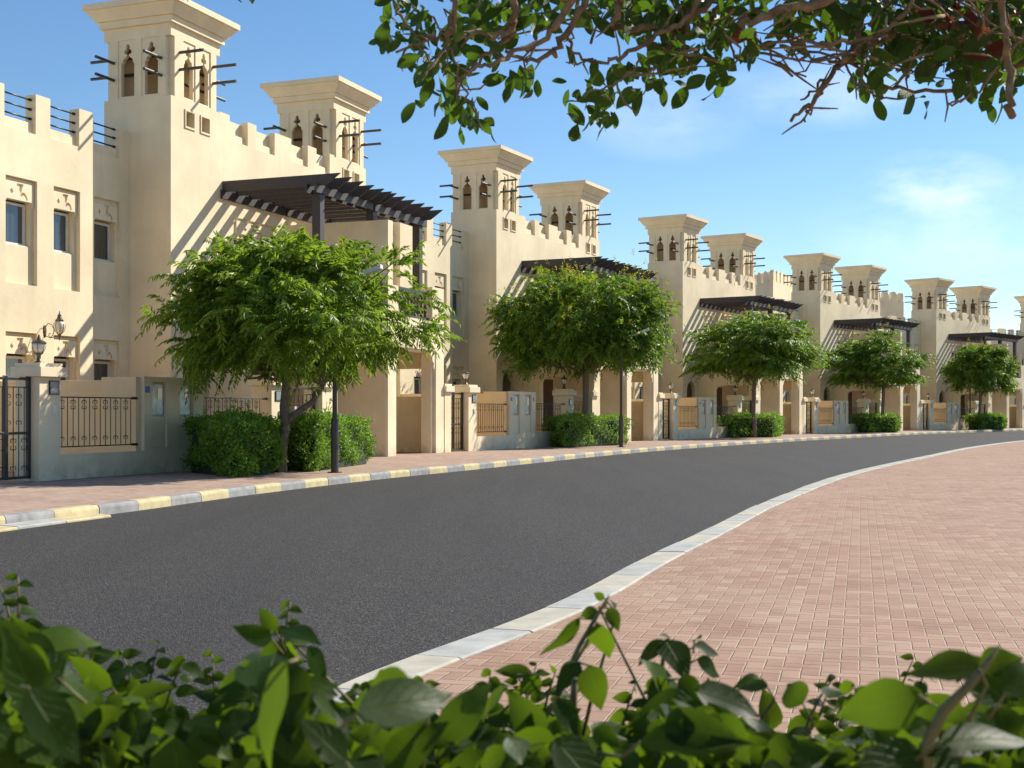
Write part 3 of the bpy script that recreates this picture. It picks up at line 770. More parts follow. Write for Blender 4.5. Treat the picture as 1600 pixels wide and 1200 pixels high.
def leaves(C, D, Nn, Ln, Wd, droop=.25, fold=.12, prof=OVATE):
    """ovate leaves: base C, direction D, normal Nn, length, width -> (N,10,3) with 8 quads/tri strip"""
    D = unit(D); S = unit(np.cross(D, Nn)); Nn = unit(np.cross(S, D))
    ts = [0, .06, .16, .30, .46, .62, .77, .90, 1.0]; ws = prof
    out = np.zeros((len(C), 27, 3)); bend = RNG.uniform(-.10, .10, len(C))*Ln; Ln = np.asarray(Ln, float); Wd = np.asarray(Wd, float)
    dv = RNG.uniform(.3, 2.2, len(C)); wv = RNG.uniform(0, 1, len(C))
    for k, (t, w) in enumerate(zip(ts, ws)):
        mid = C+D*(Ln*t)[:, None]-Nn*(Ln*droop*dv*t*t)[:, None]+S*(bend*t*t)[:, None]
        e = (Wd*w*.5)[:, None]; up = Nn*(Wd*fold*w+Wd*.05*np.sin(t*9+wv*6))[:, None]
        out[:, k*3] = mid-S*e+up; out[:, k*3+1] = mid; out[:, k*3+2] = mid+S*e+up
    return out
LF8 = [(k*3+j, k*3+j+1, k*3+j+4, k*3+j+3) for k in range(8) for j in (0, 1)]
def simple_leaves(C, D, Nn, Ln, Wd):
    D = unit(D); S = unit(np.cross(D, Nn)); Nn = unit(np.cross(S, D))
    V = np.zeros((len(C), 4, 3))
    V[:, 0] = C; V[:, 1] = C+D*(Ln*.45)[:, None]+S*(Wd*.5)[:, None]+Nn*(Ln*.05)[:, None]
    V[:, 2] = C+D*Ln[:, None]-Nn*(Ln*.12)[:, None]; V[:, 3] = C+D*(Ln*.45)[:, None]-S*(Wd*.5)[:, None]+Nn*(Ln*.05)[:, None]
    return V
def fronds(base, dirs, L, npair, pl, pw, droop):
    """pinnate fronds: (F) bases -> (F*2*npair,4,3) pinnae"""
    F = len(base); dirs = unit(dirs); up = np.array([0, 0, 1.0])
    S = unit(np.cross(dirs, up)+RNG.normal(0, .25, (F, 3))); out = []
    rach = []
    for k in range(npair+1):
        t = (k+.6)/(npair+.6)
        p = base+dirs*(L*t)[:, None]; p[:, 2] -= L*droop*t*t
        tang = dirs.copy(); tang[:, 2] -= 2*droop*t; tang = unit(tang)
        prof = math.sin(min(1, .25+t*.9)*math.pi*.62+.25)
        for sd in ((-1, 1) if k < npair else (0,)):
            d = unit(tang*.55+S*sd*.8+np.array([0, 0, -.42])+RNG.normal(0, .12, (F, 3)))
            ln = pl*prof*RNG.uniform(.8, 1.15, F); nn = unit(np.cross(d, tang)+RNG.normal(0, .2, (F, 3)))
            out.append(simple_leaves(p, d, nn, ln, np.full(F, pw)*RNG.uniform(.8, 1.2, F)))
    return np.concatenate(out)
def make_tree(name, loc, rx, rz, zc, off, seed, nclump, nfr, npair, pl, pw, fl, mat, flowers, trunk_r, label, fork=True, flat=.6, lumps=1.0, clear=None, pad=False):
    global RNG
    RNG = np.random.default_rng(seed); rnd = random.Random(seed)
    T_ = empty(name, loc)
    cc = np.array([off[0], off[1], zc])
    # clump centres through the crown: mostly on the shell, uneven
    dirs = unit(RNG.normal(0, 1, (nclump*3, 3))); dirs = dirs[dirs[:, 2] > -.62][:nclump]
    r_ = RNG.uniform(.62, 1.0, len(dirs))**.7
    lob = 1+.14*lumps*np.sin(dirs[:, 0]*5+seed)*np.cos(dirs[:, 1]*4+seed*2)+.10*lumps*np.sin(np.arctan2(dirs[:, 1], dirs[:, 0])*5+seed)
    sc = np.array([rx, rx, rz]); cen = cc+dirs*sc*(r_*lob)[:, None]*.86
    low = cen[:, 2] < cc[2]-rz*flat; cen[low, 2] = cc[2]-rz*flat+RNG.uniform(0, .25, low.sum())
    # trunk and limbs
    m = MB()
    z0 = cc[2]-rz*.75
    if fork:
        m.tube([(0, 0, 0), (.02, 0, .5), (.10, .0, 1.0), (.08, 0, 1.45), (.12, .05, 1.9), (0.05, .1, 2.6), (.1, .2, 3.3)], [trunk_r*1.15, trunk_r, trunk_r*.85, trunk_r*.75, trunk_r*.7, trunk_r*.5, trunk_r*.3], 10)
        m.tube([(.08, 0, 1.05), (.35, .05, 1.30), (.70, .1, 1.55), (.95, .2, 2.0), (1.4, .3, 2.8)], [trunk_r*.7, trunk_r*.6, trunk_r*.5, trunk_r*.42, trunk_r*.25], 9)
        roots = [(.08, .05, 2.0), (.9, .15, 1.95), (.05, .1, 2.6)]
    else:
        m.tube([(0, 0, 0), (.03, .02, .7), (-.02, .04, 1.3), (.02, 0, z0), (.05, .05, z0+.9), (0, 0, cc[2]+.6)], [trunk_r*1.2, trunk_r, trunk_r*.9, trunk_r*.85, trunk_r*.5, trunk_r*.2], 10)
        roots = [(.02, 0, z0), (.03, .03, z0+.4), (.03, .03, z0+.8)]
    for k, c in enumerate(cen):
        if k % 2 and nclump > 40: continue
        r0 = Vector(roots[k % len(roots)]); c1 = Vector(c); md = r0.lerp(c1, .5)+Vector((rnd.uniform(-.2, .2), rnd.uniform(-.2, .2), rnd.uniform(-.35, .15)))
        m.tube([r0, r0.lerp(md, .6)+Vector((0, 0, .06)), md, c1], [trunk_r*.34, trunk_r*.26, trunk_r*.18, .008], 5, caps=False)
    m.build('trunk', MBARK, T_, smooth=True)
    # fronds
    bases = []; ds = []
    for c in cen:
        k = int(nfr*rnd.uniform(.55, 1.35)); out = unit((c-cc)/sc)
        sp = RNG.normal(0, 1, (k, 3))*np.array([.30, .30, .20])*(rx/3.4)
        if pad == 2:
            b = c+sp*np.array([1.2, 1.2, .8]); d = unit(out*.55+unit(c*0+RNG.normal(0, 1, 3))*.35+unit(RNG.normal(0, 1, (k, 3)))*.5+np.array([0, 0, .12]))
        elif pad:
            sp = sp*np.array([1.35, 1.35, .55]); hz = unit(sp*np.array([1, 1, .2])+1e-4)
            b = c+sp; d = unit(out*np.array([.7, .7, .45])+hz*.9+np.array([0, 0, .12]))
        else: b = c+sp; d = unit(out*.75+unit(RNG.normal(0, 1, (k, 3)))*.85+np.array([0, 0, .10]))
        bases.append(b); ds.append(d)
    # interior fill
    k = nclump*nfr//5; q = unit(RNG.normal(0, 1, (k, 3)))*RNG.uniform(0, .8, k)[:, None]**.5*sc*.8; q[:, 2] = np.maximum(q[:, 2], -rz*flat)
    bases.append(cc+q); ds.append(unit(q/sc+RNG.normal(0, .6, (k, 3))))
    bases = np.concatenate(bases); ds = np.concatenate(ds)
    if clear is not None:       # an opening among the branches around the lamp head
        h = np.array(clear-Vector(loc)); cdir = unit(np.array([.02, -1, -.05])); rel = bases-h; tt = rel@cdir
        dist = np.linalg.norm(rel-tt[:, None]*cdir, axis=1); kp = ~((tt > -.3) & (dist < .50)); bases, ds = bases[kp], ds[kp]
        kp = ~((bases[:, 0] > 1.9) & (bases[:, 2] > 3.15) & (RNG.uniform(0, 1, len(bases)) < .78)); bases, ds = bases[kp], ds[kp]
    L = RNG.uniform(.6, 1.3, len(bases))*fl
    V = fronds(bases, ds, L, npair, pl, pw, .40)
    quads_obj('crown', V, 4, [(0, 1, 2, 3)], mat, T_)
    if flowers:
        sel = cen[(cen[:, 2] > cc[2]-.1*rz)]
        pts = []
        for _ in range(flowers):
            c = sel[rnd.randrange(len(sel))]; o_ = unit((c-cc)/sc)
            h = c+o_*.25*(rx/3)+RNG.normal(0, .28, 3); h[2] += rnd.uniform(.0, .3)
            k = rnd.randrange(6, 16); st = np.cumsum(np.tile(unit(o_+np.array([0, 0, .9]))*.016, (k, 1)), axis=0)
            pts.append(h+st+RNG.normal(0, .032, (k, 3)))
        pts = np.concatenate(pts); D = unit(RNG.normal(0, 1, pts.shape)); 
        V = simple_leaves(pts, D, unit(RNG.normal(0, 1, pts.shape)), np.full(len(pts), .055), np.full(len(pts), .045))
        quads_obj('flowers', V, 4, [(0, 1, 2, 3)], MYEL, T_)
    tag(T_, label, 'tree', 'street trees along the pavement')
    return T_
G1 = Vector((-5.10, 28.6, PAVE))
make_tree('street_tree', G1, 2.95, 1.68, 3.40, (.55, .2), 8, 112, 27, 9, .205, .046, .50, MLEAF1, 14, .13, 'open feathery green tree with a forked trunk, nearest on the pavement', True, .90, 2.0, at(588, 438, 28.1), 2)
make_tree('street_tree', (2.93, 51.6, PAVE), 3.65, 2.5, 4.75, (0, 0), 21, 115, 44, 7, .19, .052, .40, MLEAF2, 480, .14, 'dense rounded tree with many yellow flower tips, second from the left', False, .88, .7)
make_tree('street_tree', (12.72, 68.3, PAVE), 3.35, 2.1, 4.65, (0, 0), 33, 80, 36, 6, .22, .066, .46, MLEAF2, 110, .13, 'wide uneven green tree, third from the left, single trunk in a hedge', False, .85, 1.5, None, True)
make_tree('street_tree', (24.57, 86.0, PAVE), 3.15, 2.2, 4.6, (-.6, 0), 47, 80, 40, 6, .20, .06, .42, MLEAF2, 80, .13, 'green tree with loose spreading branches, fourth from the left', False, .85, 1.5, None, True)
make_tree('street_tree', (36.4, 101, PAVE), 2.95, 2.3, 4.5, (0, 0), 59, 70, 40, 6, .21, .065, .42, MLEAF2, 60, .13, 'small round dark green tree, farthest right on the curve', False, .85, .6)

def make_hedge(poly, h, seed, label, nleaf, size=.05, flowers=0, rag=1):
    global RNG
    RNG = np.random.default_rng(seed)
    P = [Vector((x, y, 0)) for x, y in poly]; c = sum(P, Vector())/len(P)
    H = empty('hedge', (c.x, c.y, PAVE)); Q = [p-c for p in P]
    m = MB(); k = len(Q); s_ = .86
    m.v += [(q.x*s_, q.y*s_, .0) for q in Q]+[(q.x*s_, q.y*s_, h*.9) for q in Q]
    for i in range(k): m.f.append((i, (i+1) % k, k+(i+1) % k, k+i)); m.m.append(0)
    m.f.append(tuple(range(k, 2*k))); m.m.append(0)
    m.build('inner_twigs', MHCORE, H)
    # leaf shell
    faces = []; per = [(Q[(i+1) % k]-Q[i]).length for i in range(k)]; ar = [p*h for p in per]
    topa = abs(sum(Q[i].x*Q[(i+1) % k].y-Q[(i+1) % k].x*Q[i].y for i in range(k)))/2
    tot = sum(ar)+topa; C = []; Nn = []
    for i in range(k):
        n_ = int(nleaf*ar[i]/tot); a_, b_ = np.array(Q[i]), np.array(Q[(i+1) % k]); t = RNG.uniform(-.02, 1.02, n_)[:, None]
        z = RNG.uniform(.02, 1.0, n_); e = b_-a_; no_ = np.array([e[1], -e[0], 0]); no_ = no_/np.linalg.norm(no_)
        if no_@np.array(Q[i]+Q[(i+1) % k]) < 0: no_ = -no_
        p = a_+e*t; bul = .10*np.sin(p[:, 0]*2.3+seed)+.08*np.sin(z*7+p[:, 1]*3)+.06*np.sin(p[:, 0]*11+p[:, 1]*9)*np.sin(z*14+p[:, 0]*5)+RNG.normal(0, .055*rag, n_)-.04-.18*np.maximum(0, .22-z)/.22
        p = p+no_*bul[:, None]; p[:, 2] = z*h
        C.append(p); Nn.append(np.tile(no_, (n_, 1)))
    n_ = int(nleaf*topa/tot); w = RNG.dirichlet([1]*k, n_); p = w@np.array([tuple(q) for q in Q]); 
    # spread towards edges
    p = p*RNG.uniform(.9, 1.6, (n_, 1)); 
    Qa = np.array([tuple(q) for q in Q]); mx = np.abs(Qa).max(0)
    ok = np.ones(n_, bool)
    for i in range(k):
        e = Qa[(i+1) % k]-Qa[i]; nn = np.array([e[1], -e[0], 0]); nn /= np.linalg.norm(nn)
        if nn@(Qa[i]+Qa[(i+1) % k]) < 0: nn = -nn
        ok &= (p-Qa[i])@nn < .03
    p = p[ok]; p[:, 2] = h+.05*np.sin(p[:, 0]*3+seed)+.04*np.sin(p[:, 1]*4.1)+RNG.normal(0, .045*rag, len(p)); C.append(p); Nn.append(np.tile([0, 0, 1.0], (len(p), 1)))
    # stray shoots
    for _ in range(int(14*rag)):
        b = p[RNG.integers(len(p))].copy(); n2 = 14; st = np.linspace(0, RNG.uniform(.12, .34), n2)[:, None]*unit(np.array([RNG.normal(0, .35), RNG.normal(0, .35), 1.0]))
        C.append(b+st+RNG.normal(0, .02, (n2, 3))); Nn.append(np.tile([0, 0, 1.0], (n2, 1)))
    C = np.concatenate(C); Nn = np.concatenate(Nn)
    D = unit(Nn*.55+RNG.normal(0, .6, C.shape)+np.array([0, 0, .2])); N2 = unit(RNG.normal(0, .6, C.shape)+Nn*.5+np.array([0, 0, .6]))
    Ln = RNG.uniform(.7, 1.3, len(C))*size
    quads_obj('leaves', simple_leaves(C, D, N2, Ln, Ln*.62), 4, [(0, 1, 2, 3)], MHEDGE, H)
    if flowers:
        ii = RNG.integers(0, len(C), flowers); F = C[ii]+Nn[ii]*.06; F = np.repeat(F, 9, axis=0)+RNG.normal(0, .025, (flowers*9, 3))
        quads_obj('flowers', simple_leaves(F, unit(RNG.normal(0, 1, F.shape)), unit(RNG.normal(0, 1, F.shape)), np.full(len(F), .05), np.full(len(F), .04)), 4, [(0, 1, 2, 3)], MWFL, H)
    tag(H, label, 'hedge', 'clipped hedges round the street trees'); return H
make_hedge([(-7.15, 28.4), (-5.55, 26.1), (-4.95, 27.8), (-6.4, 30.0)], 1.14, 1, 'clipped green hedge left of the forked trunk, nearest on the pavement', 17000, .070)
make_hedge([(-5.65, 30.2), (-4.35, 28.6), (-3.55, 33.3), (-5.1, 34.4)], 1.12, 2, 'bright hedge with a few white flowers behind the lamp post, right of the forked trunk', 22000, .070, 22)
make_hedge([(1.15, 51.5), (2.0, 48.5), (4.65, 52.6), (3.9, 55.2)], 1.10, 3, 'low clipped hedge under the second tree', 14000, .075)
make_hedge([(11.2, 70.5), (11.7, 67.7), (14.0, 69.0), (15.1, 73)], 1.12, 4, 'low clipped hedge under the third tree', 10000, .09)
make_hedge([(22.6, 87.2), (23.2, 84.7), (25.5, 85.8), (26.3, 89.6)], 1.1, 5, 'low clipped hedge under the fourth tree', 8000, .10)
make_hedge([(35.5, 101.6), (36.0, 99.4), (38.0, 100.3), (39.0, 103.5)], 1.1, 6, 'low clipped hedge under the farthest tree', 7000, .11)
# creeper on the pier between the gate and the car-port
RNG = np.random.default_rng(3)
z = np.sort(RNG.uniform(.0, 1.35, 46)); C = np.stack([np.full(46, .02)+RNG.normal(0, .015, 46), .06*np.sin(z*6)+RNG.normal(0, .035, 46), z], 1)
cr = empty('creeper', W(1, 2.12, 3.56, PAVE+.35), -th(1))
quads_obj('leaves', simple_leaves(C, unit(RNG.normal(0, 1, C.shape)+np.array([.3, 0, .2])), np.tile([1.0, 0, 0.2], (46, 1)), np.full(46, .085), np.full(46, .06)), 4, [(0, 1, 2, 3)], MLEAF2, cr)
m = MB(); m.tube([(.01, .06*math.sin(q*6), q) for q in np.linspace(-.3, 1.35, 12)], .006, 5); m.build('stem', MSTEM, cr)
tag(cr, 'thin green creeper climbing the cream pier right of the gate with the cloth', 'creeper')

# lamp posts
def lamp_post():
    L = empty('lamp_post')
    m = MB(); m.lathe([(.085, 0), (.085, 1.15), (.078, 1.18)], seg=14); m.lathe([(.16, -.002), (.16, .02)], seg=8); m.build('base', MPOST, L, smooth=False)
    m = MB(); m.lathe([(.055, 1.17), (.050, 4.1)], seg=12); m.tube([(0, 0, 4.05), (.12, 0, 4.2), (.45, 0, 4.28)], .03, 8); m.build('pole', MPOST, L, smooth=False)
    m = MB(); m.v = [(.40, -.13, 4.20), (1.05, -.13, 4.42), (1.05, .13, 4.42), (.40, .13, 4.20), (.40, -.13, 4.28), (1.05, -.10, 4.52), (1.05, .10, 4.52), (.40, .13, 4.28)]
    m.f = [(0, 3, 2, 1), (4, 5, 6, 7), (0, 1, 5, 4), (1, 2, 6, 5), (2, 3, 7, 6), (3, 0, 4, 7)]; m.m = [0]*6
    hd = m.build('lamp_head', MWHITE, L, bevel=.02)
    m = MB(); m.v = [(.46, -.11, 4.215), (1.0, -.11, 4.397), (1.0, .11, 4.397), (.46, .11, 4.215), (.46, -.11, 4.205), (1.0, -.11, 4.387), (1.0, .11, 4.387), (.46, .11, 4.205)]
    m.f = [(0, 3, 2, 1), (4, 5, 6, 7), (0, 1, 5, 4), (1, 2, 6, 5), (2, 3, 7, 6), (3, 0, 4, 7)]; m.m = [0]*6
    m.build('lens', MMILK, hd)
    return L
LP0 = lamp_post(); first = True
for (x, y, rz, lab) in ((-3.86, 28.3, rad(-8), 'brown lamp post in front of the hedge of the nearest forked tree'), (4.15, 49.4, rad(-12), 'dark lamp post in front of the hedge under the second tree'), (35.9, 101.8, rad(-20), 'dark lamp post beside the trunk of the farthest tree')):
    o = LP0 if first else copy_tree(LP0); first = False
    o.location = (x, y, PAVE); o.rotation_euler = (0, 0, rz); tag(o, lab, 'lamp post', 'brown lamp posts on the pavement')

# ---------------- overhanging tree (stands to the right, its branches reach into the view)
TR = empty('overhanging_tree', (3.4, 4.2, .03)); TB = Vector((3.4, 4.2, .03))
def smooth_tube(mb, P, r, k=6, seg=10, wob=.006):
    n = len(P); Q = catmull3([Vector(p) for p in P], k); N_ = len(Q)
    rr_ = [float(np.interp(i/(N_-1)*(n-1), range(n), r)) for i in range(N_)]
    rnd = random.Random(n*7+int(r[0]*1000))
    mb.tube([q+Vector((rnd.gauss(0, wob), rnd.gauss(0, wob), rnd.gauss(0, wob))) for q in Q], [v*rnd.uniform(.93, 1.08) for v in rr_], seg)
def catmull3(P, k):
    Q = [P[0]*2-P[1]]+P+[P[-1]*2-P[-2]]; out = []
    for i in range(1, len(Q)-2):
        for j in range(k):
            t = j/k; a_, b_, c, d = Q[i-1], Q[i], Q[i+1], Q[i+2]
            out.append(.5*((2*b_)+(c-a_)*t+(2*a_-5*b_+4*c-d)*t*t+(3*b_-a_-3*c+d)*t**3))
    return out+[P[-1]]
m = MB()
m.tube([(0, 0, 0), (-.05, .02, .7), (.04, 0, 1.4), (-.1, -.1, 2.0)], [.17, .14, .12, .11], 12)
smooth_tube(m, [(-.1, -.1, 1.9), (-.45, -.35, 2.2), tuple(at(1860, 5, 3.45)-TB), tuple(at(1740, 30, 3.3)-TB), tuple(at(1640, 5, 3.2)-TB)], [.085, .06, .042, .03, .018])
smooth_tube(m, [(-.1, -.1, 1.9), (-.35, -.2, 2.35), tuple(at(1850, -90, 3.5)-TB), tuple(at(1680, -40, 3.25)-TB), tuple(at(1500, -70, 3.1)-TB), tuple(at(1320, -45, 3.05)-TB), tuple(at(1150, -70, 3.0)-TB), tuple(at(900, -60, 3.0)-TB), tuple(at(700, -50, 2.9)-TB), tuple(at(560, -55, 2.9)-TB)], [.08, .055, .038, .032, .027, .024, .020, .016, .012, .008])
m.tube([(-.1, -.1, 1.9), (.3, .2, 2.8), (.5, .5, 3.6)], [.10, .07, .03], 8)
m.build('trunk', MBARK2, TR, smooth=True)
BR = [
 ([(1640,5),(1596,10),(1558,30),(1507,38),(1431,45),(1387,58),(1345,80),(1318,96),(1304,107),(1284,137),(1262,165),(1236,189)], .019, .006, 3.1),
 ([(1284,137),(1272,160),(1262,175),(1258,190)], .007, .003, 3.08),
 ([(1290,125),(1270,140),(1251,156)], .006, .003, 3.08),
 ([(1157,41),(1200,26),(1245,12),(1330,-6),(1430,-30)], .011, .016, 2.9),
 ([(1355,-40),(1348,0),(1340,50),(1335,75),(1318,96)], .010, .009, 3.12),
 ([(1650,55),(1600,58),(1555,75),(1500,75),(1430,70),(1400,45),(1380,10),(1390,-50)], .012, .006, 3.3),
 ([(1449,117),(1465,100),(1487,76),(1507,38)], .006, .012, 3.05),
 ([(1579,184),(1578,150),(1576,103),(1568,60),(1565,20),(1560,-50)], .011, .010, 2.85),
 ([(1223,28),(1230,55),(1250,75),(1310,90),(1345,110),(1380,135),(1430,142),(1490,140),(1530,110),(1560,80),(1600,60)], .004, .007, 3.2),
 ([(1195,67),(1250,65),(1300,68),(1350,60),(1400,35),(1450,-40)], .005, .008, 3.0),
 ([(1200,78),(1240,90),(1280,94),(1318,96)], .004, .006, 3.05),
 ([(926,-30),(905,20),(878,60),(864,83),(840,92),(812,92),(790,80)], .012, .005, 2.9),
 ([(915,-25),(870,35),(844,65),(802,84),(765,98),(740,107),(725,120)], .011, .004, 2.85),
 ([(806,-30),(804,20),(801,45),(797,58),(770,75),(750,92),(737,107)], .013, .004, 2.95),
 ([(716,-30),(712,10),(706,45),(696,69),(680,95),(661,122)], .010, .004, 2.9),
 ([(600,-20),(613,7),(630,34),(650,52),(668,62)], .005, .003, 2.9),
 ([(885,62),(899,82),(919,95),(945,93),(971,89),(1005,70),(1033,52),(1070,30),(1100,-20)], .004, .009, 3.0),
 ([(960,45),(1000,44),(1050,41),(1090,20),(1130,-20)], .010, .013, 3.0),
 ([(716,62),(740,52),(770,57),(795,50)], .004, .008, 2.9),
 ([(625,80),(650,72),(690,55),(712,20)], .004, .006, 2.9),
 ([(1010,120),(1020,105),(1035,85),(1050,60),(1060,20),(1050,-30)], .004, .010, 3.0),
 ([(975,-30),(965,15),(955,40)], .012, .008, 2.9),
 ([(1110,-40),(1085,10),(1075,40),(1068,75),(1070,100)], .011, .005, 3.1),
 ([(1140,-30),(1120,15),(1112,40),(1116,65)], .009, .004, 3.15),
 ([(1200,0),(1170,40),(1185,60),(1220,100),(1260,120)], .007, .003, 3.2),
 ([(1445,-40),(1440,0),(1430,45),(1425,90),(1400,110)], .010, .004, 3.2),
 ([(1620,20),(1560,90),(1540,130),(1512,150),(1480,165)], .008, .003, 3.0),
 ([(1640,90),(1600,100),(1570,95),(1540,60),(1545,10),(1570,-40)], .011, .008, 3.1),
 ([(1345,100),(1350,130),(1365,150),(1405,155)], .005, .003, 3.1),
 ([(700,70),(712,100),(718,130),(716,160)], .004, .0025, 2.9),
 ([(737,107),(722,128),(735,160),(745,180)], .004, .0025, 2.9),
 ([(1000,90),(985,110),(960,130),(935,140),(915,150)], .004, .0025, 3.0),
]
bl = []
for n_, (pts, r0, r1, D) in enumerate(BR):
    k = len(pts); rr = random.Random(n_); dd = 0
    P = []
    for i, (x, y) in enumerate(pts):
        dd += rr.uniform(-.05, .05); P.append(at(x, y, D+dd)-TB)
    Pc2 = catmull_3 = []
    Q = [P[0]*2-P[1]]+P+[P[-1]*2-P[-2]]; S_ = []
    for i in range(1, len(Q)-2):
        for j in range(4):
            t = j/4; a_, b_, c, d = Q[i-1], Q[i], Q[i+1], Q[i+2]
            S_.append(.5*((2*b_)+(c-a_)*t+(2*a_-5*b_+4*c-d)*t*t+(3*b_-a_-3*c+d)*t**3)+Vector((rr.gauss(0, .004), rr.gauss(0, .004), rr.gauss(0, .004))))
    S_.append(P[-1]); K = len(S_)
    rs = [(r0+(r1-r0)*i/(K-1))*.74*rr.uniform(.85, 1.18) for i in range(K)]
    mb = MB(); mb.tube(S_, rs, 8)
    # knots and twigs
    for _ in range(max(2, K//5)):
        i = rr.randrange(1, K-1); b0 = S_[i]; dv = Vector((rr.gauss(0, 1), rr.gauss(0, .6), rr.gauss(-.2, .8))).normalized(); ln = rr.uniform(.02, .085)
        e1 = b0+dv*ln*.5+Vector((rr.gauss(0, .008), 0, rr.gauss(0, .01))); e2 = b0+dv*ln
        mb.tube([b0, e1, e2], [rs[i]*.45, .0028, .0014], 5); bl.append(e2)
    mb.build('branch', MBARK2, TR, smooth=True)
mb = MB(); rr = random.Random(77)
for _ in range(110):
    x = rr.uniform(600, 1640) if rr.random() < .25 else rr.uniform(1080, 1640); y = rr.uniform(-30, 120); D = rr.uniform(2.9, 3.5); a_ = rr.uniform(0, 6.28); ln = rr.uniform(40, 150); cv = rr.gauss(0, .5)
    P = []
    for q in range(6):
        P.append(at(x, y, D)-TB); x += math.cos(a_)*ln/5; y += math.sin(a_)*ln/5*.55; a_ += cv*.3+rr.gauss(0, .18); D += rr.gauss(0, .03)
    if y > 165: continue
    mb = MB(); mb.tube(P, [.0042*rr.uniform(.6, 1.2), .0036, .003, .0026, .002, .001], 5); mb.build('twig', MBARK2, TR, smooth=True)
CL = [(622,78,26,9),(640,40,30,8),(600,12,20,4),(655,15,40,12),(680,70,45,40),(672,110,32,22),(700,140,26,16),(728,165,26,16),(745,185,22,8),(708,195,12,3),(652,165,8,2),(740,60,50,44),(770,95,36,16),(800,125,28,10),(830,110,22,5),(760,20,60,50),(820,35,50,26),(850,55,26,10),(870,10,40,12),(895,20,30,8),(935,40,22,6),(960,10,50,30),(1000,35,55,60),(1040,70,42,40),(1060,110,36,20),(1020,125,26,16),(975,120,18,6),(930,150,34,26),(905,170,26,10),(955,185,20,6),(985,155,20,6),(900,200,10,2),(1080,30,50,46),(1100,85,40,30),(1120,110,26,12),(1115,140,10,3),(1150,50,40,18),(1140,10,50,26),(1180,85,18,5),(1212,90,10,3),(1200,20,50,26),(1250,20,50,26),(1300,15,50,30),(1290,50,36,18),(1350,40,45,34),(1330,70,20,6),(1400,30,55,46),(1410,80,45,40),(1370,110,35,26),(1350,135,14,4),(1365,160,8,2),(1440,70,50,46),(1430,150,10,2),(1445,165,6,2),(1480,40,50,50),(1490,100,40,36),(1490,130,15,3),(1520,70,50,46),(1545,110,32,22),(1560,140,26,10),(1560,30,50,50),(1590,80,40,34),(1600,20,50,40),(1385,5,40,20),(1590,125,26,12),
      (560,4,16,2),(285,4,12,3),(350,-2,14,4),(380,-8,14,3)]
RNG = np.random.default_rng(5); C = []; 
for x, y, r, n_ in CL:
    n_ = int(n_*.95)+1; D = RNG.uniform(2.95, 3.7, n_)
    px = x+RNG.normal(0, r*.55, n_); py = y+RNG.normal(0, r*.5, n_)-(24 if y < 95 else 8)
    C += [tuple(at(a_, b_, d)-TB) for a_, b_, d in zip(px, py, D)]
# canopy above the picture
for _ in range(2300):
    x = RNG.uniform(520, 1900); d = RNG.uniform(2.6, 4.4); C.append(tuple(at(x, RNG.uniform(-440, -55), d)-TB))

C = np.array(C); n_ = len(C)
D = unit(RNG.normal(0, .75, (n_, 3))+np.array([0, -.1, -.5])); Nn = unit(RNG.normal(0, .8, (n_, 3))+np.array([0, -.4, .5]))
Ln = RNG.uniform(.038, .074, n_); Wd = Ln*RNG.uniform(.42, .56, n_)
quads_obj('leaves', leaves(C, D, Nn, Ln, Wd, .18, .10, OBOV), 27, LF8, MFIG, TR, True)
Cr = np.array([tuple(at(1480+RNG.normal(0, 16), 22+RNG.normal(0, 10), 3.1)-TB) for _ in range(9)]+[tuple(at(1155+RNG.normal(0, 8), 62+RNG.normal(0, 8), 3.0)-TB) for _ in range(2)]+[tuple(at(1545+RNG.normal(0, 12), 60+RNG.normal(0, 10), 3.0)-TB) for _ in range(3)])
quads_obj('red_leaves', leaves(Cr, unit(RNG.normal(0, .7, Cr.shape)+np.array([0, 0, -.5])), unit(RNG.normal(0, 1, Cr.shape)), np.full(len(Cr), .06), np.full(len(Cr), .035), .2, .1), 27, LF8, MRED, TR, True)
# twigs with no leaves
tag(TR, 'overhanging tree with knotted brown branches and dark oval leaves across the top', 'tree')

# ---------------- foreground shrubs
SIL = [(-60, 930), (0, 935), (60, 950), (100, 1020), (180, 1025), (230, 1045), (270, 1085), (330, 1075), (375, 1010), (430, 975), (490, 1000), (520, 1095), (560, 1075), (650, 1060), (720, 1105), (790, 1080), (850, 1070), (900, 1080), (980, 1110), (1020, 1040), (1100, 1030), (1150, 1085), (1240, 1095), (1300, 1110), (1370, 1085), (1440, 1045), (1500, 1050), (1560, 1040), (1600, 1050), (1680, 1040)]
def sil(x): return float(np.interp(x, [p[0] for p in SIL], [p[1] for p in SIL]))
